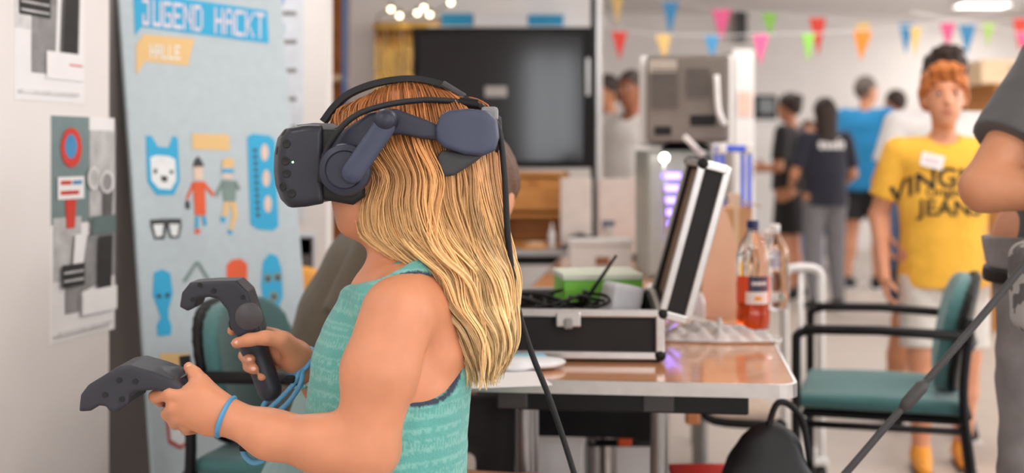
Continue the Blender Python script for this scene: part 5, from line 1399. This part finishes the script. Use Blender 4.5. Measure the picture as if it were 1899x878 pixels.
MB().tube(pts, .0085, 8, caps=False, flat=.6).build('neck_band', mat('teal_neck_band', rgb(78, 140, 138), .9, bump=.4, bscale=300), girl, True, True)
c = Field(lo, hi, .006)
c.add(rc(g3(716, 930), g3(716, 1000), .124, .122, TS))
for sy in (-1, 1):
    l = Field(lo, hi, .006); a = V3((G(716, 0).x, GD+sy*.062, .56)); e = V3((G(706, 0).x, GD+sy*.07, .32)); l.add(rc(a, e, .090, .085)); l.cut(plane(e-a, a+(e-a)*.55)); c.d = np.minimum(c.d, l.d)
c.build('shorts', cloth('dark_denim', rgb(52, 58, 76)), girl, world=True)
for sy in (-1, 1):
    f0 = V3((G(722, 0).x, GD+sy*.072, .06)); c = Field(f0-.2, f0+.2, .006)
    c.add(rc(f0+V3((.02, 0, -.022)), f0+V3((-.11, sy*.006, -.03)), .038, .030)).add(rc(f0+V3((.005, 0, -.02)), f0+V3((0, 0, .015)), .037, .038), .01); c.cut(plane((0, 0, -1), (0, 0, .003)))
    c.cut(plane((0, 0, 1), (0, 0, .085))); c.build('shoe', WHITEP, girl, world=True)

# ---- hair: a shaped inner volume and many strands gathered in locks
TT = [0, .1, .2, .3, .38, .46, .54, .62, .70, .80, .9, 1.0]
HF = [(648, 196), (632, 224), (652, 275), (692, 325), (676, 375), (680, 428), (722, 466), (774, 500), (794, 552), (842, 598), (862, 650), (880, 696)]
HB = [(850, 176), (888, 212), (902, 268), (905, 325), (912, 375), (924, 430), (934, 470), (941, 510), (942, 560), (940, 605), (934, 648), (914, 690)]
HW = [.004, .052, .080, .086, .087, .085, .081, .077, .073, .067, .058, .046]
_f = smooth_path([(t, *q) for t, q in zip(TT, HF)], 8); _b = smooth_path([(t, *q) for t, q in zip(TT, HB)], 8)
TF = [q.x for q in _f]
def hpt(t, a, off=0.0):
    t = np.asarray(t, float); a = np.asarray(a, float)
    fx = np.interp(t, TF, [q.y for q in _f]); fy = np.interp(t, TF, [q.z for q in _f]); bx = np.interp(t, TF, [q.y for q in _b]); by = np.interp(t, TF, [q.z for q in _b])
    w = np.interp(t, TT, HW); s = (1-np.cos(a))/2
    x = fx+(bx-fx)*s; y = fy+(by-fy)*s-40*np.clip(1-t/.16, 0, 1)*np.sin(pi*s)
    x = x+off*(-np.cos(a))*1218*.8; dy = -(w+off)*np.sin(a)
    y = y-off*1218*np.clip(1-t/.12, 0, 1)
    D = GD+dy; D0 = np.full_like(D, GD)
    return np.stack([(x-CX)*D0/F, D, EYE-(y-HY)*D0/F], -1)
HAIRM = mat('blonde_hair', (1, 1, 1, 1), .38, var=.10, vscale=120, attr='col', spec=.6)
nt_, na_ = 60, 56
vs = []; fs = []; cl = []
def hair_col(t, v):
    ks = np.array([0, .10, .22, .42, .7, 1.0]); cs = np.array([rgb(*q)[:3] for q in ((170, 106, 58), (176, 112, 62), (196, 136, 80), (222, 174, 116), (236, 198, 142), (236, 204, 152))])
    return np.stack([np.interp(t, ks, cs[:, i]) for i in range(3)], -1)*np.asarray(v)[..., None]
tg, ag = np.meshgrid(np.linspace(0, .97, nt_), np.linspace(0, 2*pi, na_, endpoint=False), indexing='ij')
Vh = hpt(tg, ag, -.007).reshape(-1, 3); ch_ = hair_col(tg.ravel(), np.full(tg.size, .55))
Fh = [(i*na_+k, i*na_+(k+1) % na_, (i+1)*na_+(k+1) % na_, (i+1)*na_+k) for i in range(nt_-1) for k in range(na_)]
Fh += [tuple(range(na_)), tuple((nt_-1)*na_+k for k in range(na_))]
hair = MB().add([tuple(v) for v in Vh], Fh)
ho = hair.build('hair', HAIRM, girl, True, True)
ca = ho.data.color_attributes.new('col', 'FLOAT_COLOR', 'POINT'); ca.data.foreach_set('color', np.concatenate([ch_, np.ones((len(ch_), 1))], 1).astype(np.float32).ravel())
R_ = np.random.RandomState(4)
NL, PER, NP = 190, 19, 34
SV = []; SF = []; SC_ = []; base_i = 0
for l in range(NL):
    a0 = (R_.rand()*pi if R_.rand() < .68 else R_.rand()*2*pi); t1 = .82+.20*R_.rand(); ph = R_.rand()*6.28; fr = 9+7*R_.rand(); amp = .5+1.2*R_.rand(); lo_ = .001+.015*R_.rand()**1.5; sh = .55+.85*R_.rand()
    if R_.rand() < .12: t1 = .5+.3*R_.rand()
    for k in range(PER):
        da = R_.randn()*.09; t0 = .01+.05*R_.rand(); te = min(1.06, t1+.05*R_.randn())
        t = np.linspace(t0, te, NP); cl_ = np.clip(t*1.1, 0, 1)
        a = a0+da*(1.2-.95*cl_)+.085*amp*np.sin(fr*t+ph)*np.clip((t-.15)*2.2, 0, 1)+.01*np.sin(23*t+k)
        off = lo_+.003*R_.randn()+.005*amp*np.sin(fr*t*1.05+ph+1.3)*np.clip((t-.2)*2, 0, 1)
        off = np.maximum(off, -.004)*np.clip((t-t0)/.07, .05, 1); tt = np.minimum(t, 1.0)
        p = hpt(tt, a, off); p[:, 2] -= np.maximum(0, t-1.0)*.25
        r = (.00085+.0007*R_.rand())*np.clip(np.minimum((t-t0)*18+.5, (te-t)*9+.12), .1, 1)
        d = np.gradient(p, axis=0); d /= np.linalg.norm(d, axis=1)[:, None]+1e-9
        n1 = np.cross(d, V3((0, 1, .2))); n1 /= np.linalg.norm(n1, axis=1)[:, None]+1e-9; n2 = np.cross(d, n1)
        ring_ = np.stack([p+n1*r[:, None], p+n2*r[:, None], p-n1*r[:, None], p-n2*r[:, None]], 1).reshape(-1, 3)
        SV.append(ring_); SC_.append(np.repeat(hair_col(t, np.full(NP, sh*(.85+.3*R_.rand()))), 4, 0))
        i = np.arange(NP-1)[:, None]*4; q = np.arange(4)[None, :]; q2 = (q+1) % 4
        SF.append(np.stack([i+q, i+q2, i+4+q2, i+4+q], -1).reshape(-1, 4)+base_i); base_i += NP*4
def np_mesh(name, Vv, Fc, colv, m, parent):
    Vv = Vv-V3(parent.matrix_world.translation if False else girl.location)
    me = bpy.data.meshes.new(name); me.vertices.add(len(Vv)); me.vertices.foreach_set('co', Vv.astype(np.float32).ravel())
    me.loops.add(len(Fc)*4); me.loops.foreach_set('vertex_index', Fc.astype(np.int32).ravel()); me.polygons.add(len(Fc)); me.polygons.foreach_set('loop_start', np.arange(0, len(Fc)*4, 4, dtype=np.int32))
    me.update(calc_edges=True); me.polygons.foreach_set('use_smooth', [True]*len(me.polygons))
    ca = me.color_attributes.new('col', 'FLOAT_COLOR', 'POINT'); ca.data.foreach_set('color', np.concatenate([colv, np.ones((len(colv), 1))], 1).astype(np.float32).ravel())
    return link(name, me, m, parent)
so = np_mesh('hair_strands', np.concatenate(SV), np.concatenate(SF), np.concatenate(SC_), HAIRM, ho); so['kind'] = 'stuff'

# ================================================================== head-mounted display
NAVY = mat('navy_soft_plastic', rgb(38, 41, 57), .42, var=.05, vscale=40); NAVY2 = mat('slate_blue_plastic_pad', rgb(54, 60, 82), .5, var=.06, vscale=40)
VIS = mat('visor_black_navy', rgb(36, 37, 47), .40, var=.06, vscale=50); RUB = mat('black_rubber', rgb(24, 24, 26), .6)
hset = thing('vr_headset', 'dark navy virtual reality headset with headphone strapped on the girl', 'headset', G(760, 150))
def xz(px, py, D=1.89): q = P(px, py, D); return (q.x, q.z)
def visor(poly, half, k, r, y0=0.0):
    pr = prism_xz(poly, GD-half, GD+half, r)
    def d(p):
        q = p.copy(); q[..., 0] = q[..., 0]-k*(p[..., 1]-GD)**2
        return pr[2](q)
    return pr[0]-.02, pr[1]+V3((k*half*half+.02, 0, 0)), d
f = Field((G(480, 0).x, GD-.11, G(0, 410).z), (G(720, 0).x, GD+.11, G(0, 205).z), .0022)
f.add(visor([xz(493, 318), xz(494, 285), xz(500, 256), xz(514, 238), xz(548, 231), xz(578, 232), xz(580, 378), xz(548, 384), xz(520, 386), xz(506, 372), xz(496, 345)], .090, 2.6, .012))
vs_o = f.build('visor_shell', VIS, hset, world=True)
tree = bvh_of(vs_o)
for (px, py) in ((514, 279), (531, 267), (529, 299), (531, 322), (524, 347), (541, 359), (527, 246), (556, 300)):
    d = Vector(((px-CX)/F, 1, -(py-HY)/F)); hit = tree.ray_cast(EYE_POINT-hset.location, d)
    if hit[0] is None: continue
    n = hit[1] if hit[1].y < 0 else -hit[1]; q = hit[0]; M = Matrix.Translation(q) @ n.to_track_quat('Z', 'Y').to_matrix().to_4x4()
    r_ = .0058 if px != 556 else .0
    if r_: MB().lathe([(r_*1.15, -.001), (r_*1.15, .0003), (r_*.9, .0009), (r_*.75, .0004), (.0, .0001)], n=18, M=M).build('sensor_dimple', RUB, hset, smooth=True)
f = Field((G(560, 0).x, GD-.11, G(0, 410).z), (G(720, 0).x, GD+.11, G(0, 205).z), .0025)
f.add(visor([xz(588, 238), xz(640, 240), xz(660, 262), xz(672, 320), xz(672, 366), xz(650, 381), xz(622, 376), xz(600, 372), xz(588, 370)], .086, 0.6, .010))
f.sub(ell(g3(735, 300), (.085, .07, .12)), .006)
f.build('face_gasket', RUB, hset, world=True)
MB().prism([xz(540, 231), xz(575, 227), xz(610, 228), xz(622, 234), xz(600, 243), xz(560, 240)], GD-.04, GD+.04).build('top_bridge', mat('grey_bridge', rgb(112, 110, 112), .4), hset, True)
d = Vector(((543-CX)/F, 1, -(301-HY)/F)); hit = tree.ray_cast(EYE_POINT-hset.location, d)
MB().ball((hit[0]+hset.location) if hit[0] is not None else G(543, 301, -.09), .0016).build('status_light', mat('green_led', rgb(120, 255, 120), .4, emit=(.3, 1, .3, 1), estr=6), hset, True, True)
# strap: shell around the head, cut to its side outline
def shell(thick, grow=0.0, e=3.0):
    cx_, cy_ = G(757, 0).x, GD; rx, ry = .132+grow, .097+grow
    def d(p):
        qx, qy = (p[..., 0]-cx_)/rx, (p[..., 1]-cy_)/ry
        k = (np.abs(qx)**e+np.abs(qy)**e)**(1/e)
        return np.abs(k-1)*ry-thick
    return d
def strap(name, poly, thick, m, grow=0.0, r=.004, parent=None, smooth_=2, side=0):
    pz = [xz(*q) for q in poly]; pr = prism_xz(pz, GD-.2, GD+.2, r); sh = shell(thick, grow)
    f = Field((pr[0][0]-.02, GD-.14, pr[0][2]-.02), (pr[1][0]+.02, GD+.14, pr[1][2]+.02), .0026)
    P_ = f.pts(); a = pr[2](P_)+r; b_ = sh(P_)+r
    f.d = (np.minimum(np.maximum(a, b_), 0)+np.sqrt(np.maximum(a, 0)**2+np.maximum(b_, 0)**2)-r).astype(np.float32)
    if side: f.cut(lambda p: side*(GD-p[..., 1])+.004)
    return f.build(name, m, parent or hset, world=True, relax=smooth_)
for sd_ in (-1, 1): strap('strap_arm', [(596, 312), (610, 275), (640, 240), (688, 210), (735, 202), (790, 222), (818, 234), (818, 262), (785, 258), (745, 250), (722, 252), (700, 262), (672, 300), (655, 350), (600, 350)], .007, NAVY, side=sd_)
strap('rear_pad', [(809, 240), (818, 215), (832, 206), (870, 202), (905, 206), (922, 222), (926, 255), (918, 280), (895, 290), (862, 287), (824, 274), (811, 260)], .0095, NAVY2, .010, .006)
for sd_ in (-1, 1): strap('lower_pad', [(812, 292), (820, 278), (850, 282), (895, 288), (905, 282), (880, 302), (842, 326), (824, 328), (814, 315)], .008, mat('dark_pad', rgb(56, 56, 58), .7, bump=.2), .001, .005, side=sd_)
# headphone and its arm (both sides)
for sy in (-1, 1):
    M = Matrix.Translation(G(658, 313, 0)+Vector((0, sy*.110, 0))) @ Matrix.Rotation(-sy*pi/2, 4, 'X')
    hp = MB().lathe([(.030, -.020), (.037, -.016), (.038, .004), (.036, .011), (.028, .014), (.026, .0115), (.012, .0115), (.0, .0115)], n=40, M=M).build('headphone', NAVY, hset, True, True, sharp=.8)
    MB().lathe([(.026, -.034), (.034, -.032), (.036, -.024), (.033, -.018)], n=32, M=M).build('ear_cushion', RUB, hp and hset, True, True)
    a_, c_ = g3(654, 320, sy*.131), g3(712, 236, sy*.122)
    f = Field(np.minimum(a_, c_)-.03, np.maximum(a_, c_)+.03, .002)
    f.add(rc(a_, c_, .0165, .0165, (1, 2.4, 1)))
    f.build('headphone_arm', NAVY2, hset, world=True)
    a_ = g3(716, 224, sy*.108); f = Field(a_-.04, a_+.04, .002); f.add(rc(a_, a_+V3((0, sy*.010, 0)), .018, .017)); f.build('pivot_knob', NAVY, hset, world=True)
# top strap as a band over the crown
pth = smooth_path([(601, 226, 0), (622, 198, 0), (650, 174, 0), (700, 155, 0), (760, 147, 0), (815, 156, 0), (855, 178, 0), (884, 200, 0)], 6)
up_, dn_ = [], []
for i, q in enumerate(pth):
    d = (pth[min(i+1, len(pth)-1)]-pth[max(i-1, 0)]).normalized(); n = Vector((d.y, -d.x, 0)); up_.append(q+n*6); dn_.append(q-n*5)
pr = [(lambda v: (v.x, v.z))(G(q.x, q.y)) for q in up_+dn_[::-1]]
mb = MB(); n_ = len(pth)
for i in range(n_-1):
    quad = [pr[i], pr[i+1], pr[2*n_-2-i], pr[2*n_-1-i]]; mb.prism(quad, GD-.018, GD+.018)
mb.build('top_strap', RUB, hset, True)
f = Field(g3(800, 215, -.05), g3(905, 140, .05)+V3((0, 0, 0)), .0022) if False else None
MB().box(G(842, 168, -.0), (.040, .040, .010), .003, Matrix.Translation(G(842, 168)) @ Matrix.Rotation(.55, 4, 'Y') @ Matrix.Translation(-G(842, 168))).build('strap_buckle', DARKG, hset, True)
# cable clip, dial and grey bracket at the back
MB().tube([G(852, 190, -.035), G(886, 195, -.035)], .0085, 14).build('cable_clip', BLACKP, hset, True, True, sharp=.7)
MB().box(G(908, 212, -.03), (.026, .034, .022), .005).build('rear_bracket', mat('grey_bracket', rgb(128, 126, 128), .45), hset, True)
M = Matrix.Translation(G(915, 252, 0)) @ Matrix.Rotation(pi/2, 4, 'Y')
MB().lathe([(.030, -.012), (.033, -.008), (.033, .006), (.028, .012), (.01, .013)], n=36, M=M).build('adjust_dial', RUB, hset, True, True, sharp=.7)
MB().tube(smooth_path([G(594, 338, -.098), G(600, 295, -.104), G(622, 250, -.112), G(660, 214, -.112), G(715, 195, -.095), G(780, 186, -.070), G(830, 187, -.045), G(856, 190, -.036)], 8), .0046, 10).build('side_cable', RUB, hset, True, True)
# tether down to the floor
pts = [G(884, 195, -.035), G(905, 208, -.04), G(926, 246, -.045), G(936, 330, -.05), G(942, 440, -.04), G(958, 560, -.01), G(984, 650, .02), G(1021, 745, .04), G(1062, 870, .06), G(1090, 980, .07), G(1105, 1200, .06)]
e = G(1110, 1400, .05); e.z = .006; pts += [e+Vector((0, 0, .05)), e+Vector((.06, -.02, 0)), e+Vector((.4, -.2, 0)), e+Vector((.9, -.1, 0))]
MB().tube(smooth_path(pts, 8), .0047, 10).build('tether_cable', RUB, hset, True, True)

# ================================================================== hand controllers
CTRL = mat('controller_charcoal', rgb(46, 46, 54), .45, var=.06, vscale=60); PAD = mat('controller_pad', rgb(74, 70, 72), .35)
def controller(label, outline, Dc, half, grip, base, hole):
    t = thing('hand_controller', label, 'controller', base)
    poly = [(lambda v: (v.x, v.z))(P(px, py, Dc)) for px, py in outline]
    pa = np.array(poly)
    f = Field((pa[:, 0].min()-.02, Dc-half-.02, pa[:, 1].min()-.13), (pa[:, 0].max()+.11, Dc+half+.02, pa[:, 1].max()+.02), .0018)
    f.add(prism_xz(poly, Dc-half, Dc+half, .0045))
    c0, r0 = hole; f.sub(ell(V3(P(*c0, Dc)), r0), .003)
    for (a, c, ra, rb) in grip: f.add(rc(V3(P(a[0], a[1], Dc+a[2])), V3(P(c[0], c[1], Dc+c[2])), ra, rb), .010)
    f.build('housing', CTRL, t, world=True)
    return t
Dn = GD-.112
t = controller('charcoal motion controller held low in the near hand with blue band', [(165, 753), (168, 722), (182, 704), (236, 671), (258, 668), (300, 680), (336, 694), (356, 712), (340, 721), (300, 714), (272, 716), (258, 724), (256, 738), (232, 755), (222, 754), (214, 744), (202, 742), (186, 752)], Dn, .046,
    [((322, 702, 0), (365, 722, .0), .0165, .0175), ((365, 722, 0), (438, 784, .012), .0175, .0165)], P(438, 800, Dn), ((216, 700), (.026, .034, .006)))
for (px, py) in ((195, 733), (221, 706), (251, 708), (226, 741)): MB().lathe([(.004, 0), (.004, .0015)], n=14, M=Matrix.Translation(P(px, py, Dn-.046)) @ Matrix.Rotation(pi/2, 4, 'X')).build('sensor_dimple', RUB, t, True)
MB().lathe([(.016, 0), (.016, .002), (.0, .003)], n=24, M=Matrix.Translation(P(340, 700, Dn-.004)) @ Matrix.Rotation(-.55, 4, 'Y')).build('trackpad', PAD, t, True, True)
Df = GD+.085
t = controller('charcoal motion controller held upright in the far hand', [(341, 566), (345, 540), (360, 521), (400, 518), (446, 517), (466, 536), (478, 572), (490, 612), (448, 624), (436, 606), (428, 572), (412, 552), (396, 548), (376, 551), (370, 566), (356, 574)], Df, .030,
    [((458, 590, 0), (470, 640, 0), .0225, .0205), ((470, 640, 0), (500, 722, .0), .0205, .0195)], P(500, 738, Df), ((400, 535), (.0001, .0001, .0001)))
MB().lathe([(.0215, 0), (.0215, .003), (.019, .004), (.0, .0035)], n=32, M=Matrix.Translation(P(462, 587, Df-.0305)) @ Matrix.Rotation(pi/2, 4, 'X')).build('trackpad', PAD, t, True, True, sharp=.7)
MB().lathe([(.0035, 0), (.0035, .002)], n=14, M=Matrix.Translation(P(450, 552, Df-.0305)) @ Matrix.Rotation(pi/2, 4, 'X')).build('menu_button', RUB, t, True)
for (px, py) in ((371, 529), (396, 540), (358, 556)): MB().lathe([(.004, 0), (.004, .0015)], n=14, M=Matrix.Translation(P(px, py, Df-.0305)) @ Matrix.Rotation(pi/2, 4, 'X')).build('sensor_dimple', RUB, t, True)
MB().ball(P(432, 600, Df), (.007, .009, .012)).build('trigger', RUB, t, True, True)
# wrist straps of the controllers
BLS = mat('blue_cord', rgb(92, 152, 190), .6, bump=.3, bscale=400)
def cord(name, label, cat, paths, r, m, extra=None):
    t = thing(name, label, cat, paths[0][0])
    for p in paths: MB().tube(smooth_path(p, 8), r, 8).build('strap', m, t, True, True)
    return t
t = cord('wrist_strap', 'blue wrist lanyard hanging from the far wrist to the upright controller', 'lanyard', [[G(556, 690, .06), G(545, 712, .055), G(520, 740, .06), G(495, 762, .07), G(488, 755, .08), G(500, 738, .085)], [G(562, 688, .062), G(556, 716, .05), G(530, 752, .055), G(500, 772, .065), G(486, 765, .07)]], .0042, BLS)
MB().box(G(538, 704, .054), (.016, .010, .012), .003).build('slider', BLACKP, t, True)
t = cord('wrist_strap', 'blue wrist loop dangling below the near forearm', 'lanyard', [[G(440, 800, -.10), G(450, 822, -.09), G(452, 842, -.09), G(468, 858, -.09), G(488, 854, -.09), G(492, 842, -.085), G(478, 832, -.08)]], .0042, BLS)
MB().box(G(452, 826, -.09), (.012, .012, .018), .003).build('slider', BLACKP, t, True)
def bracelet(label, c, axis, r, tr, m, beads=0):
    axis = Vector(axis).normalized(); u = axis.orthogonal().normalized(); w = axis.cross(u)
    t = thing('bracelet', label, 'bracelet', c)
    ring_ = [c+(u*math.cos(a)+w*math.sin(a))*r for a in np.linspace(0, 2*pi, beads+1 if beads else 41)]
    if beads:
        MB().tube(ring_, .0012, 6, caps=False).build('string', PAPER, t, True)
        for i, q in enumerate(ring_[:-1]): MB().ball(q, tr, n=1).build('bead', m if i % 3 else mat('pale_bead', rgb(210, 226, 222), .3), t, True, True)
    else:
        MB().tube(ring_, tr, 10, caps=False, flat=.55).build('band', m, t, True, True)
    return t
BLB = mat('blue_silicone', rgb(82, 150, 196), .45)
bracelet('plain blue silicone band on the near wrist', G(421, 774, -.136), G(500, 806, -.145)-G(414, 771, -.135), .0268, .0052, BLB)
bracelet('plain blue silicone band on the far wrist', G(556, 671, .10), G(600, 712, .13)-G(553, 668, .098), .0268, .0050, BLB)
bracelet('pale teal beaded bracelet on the far wrist', G(573, 687, .112), G(600, 712, .13)-G(553, 668, .098), .0345, .0042, mat('teal_bead', rgb(130, 190, 186), .25), 34)

# ================================================================== thick cable crossing before the man and chair
Dc = 2.24
t = thing('thick_cable', 'thick dark grey cable running slantwise in front of the teal chair', 'cable', (P(1440, 0, Dc).x, Dc, 0))
s_ = P(1440, 0, Dc); s_.z = .008
pts = [s_+Vector((-.10, .1, 0)), s_, P(1470, 985, Dc), P(1565, 882, Dc), P(1640, 795, Dc), P(1700, 728, Dc), P(1800, 612, Dc), P(1900, 492, Dc), P(2000, 380, Dc), P(2150, 250, Dc), Vector((1.42, 2.34, 1.34)), Vector((1.46, 2.46, 1.52)), Vector((1.46, 2.62, 1.60)), Vector((1.46, 2.78, 1.52)), Vector((1.45, 2.90, 1.25))]
pts[1] = P(1400, 1060, Dc); pts[0] = P(1330, 1200, Dc)
pts = [Vector((P(1250, 0, Dc).x, Dc, .008)), Vector((P(1300, 0, Dc).x, Dc, .02))]+pts
MB().tube(smooth_path(pts, 6), .0065, 10).build('sheath', mat('dark_grey_rubber', rgb(58, 57, 58), .5), t, True, True)
a_, c_ = P(1672, 760, Dc), P(1718, 708, Dc)
MB().tube([a_, a_*.8+c_*.2, a_*.2+c_*.8, c_], [.007, .0115, .0115, .007], 12).build('joint_sleeve', DARKG, t, True, True)
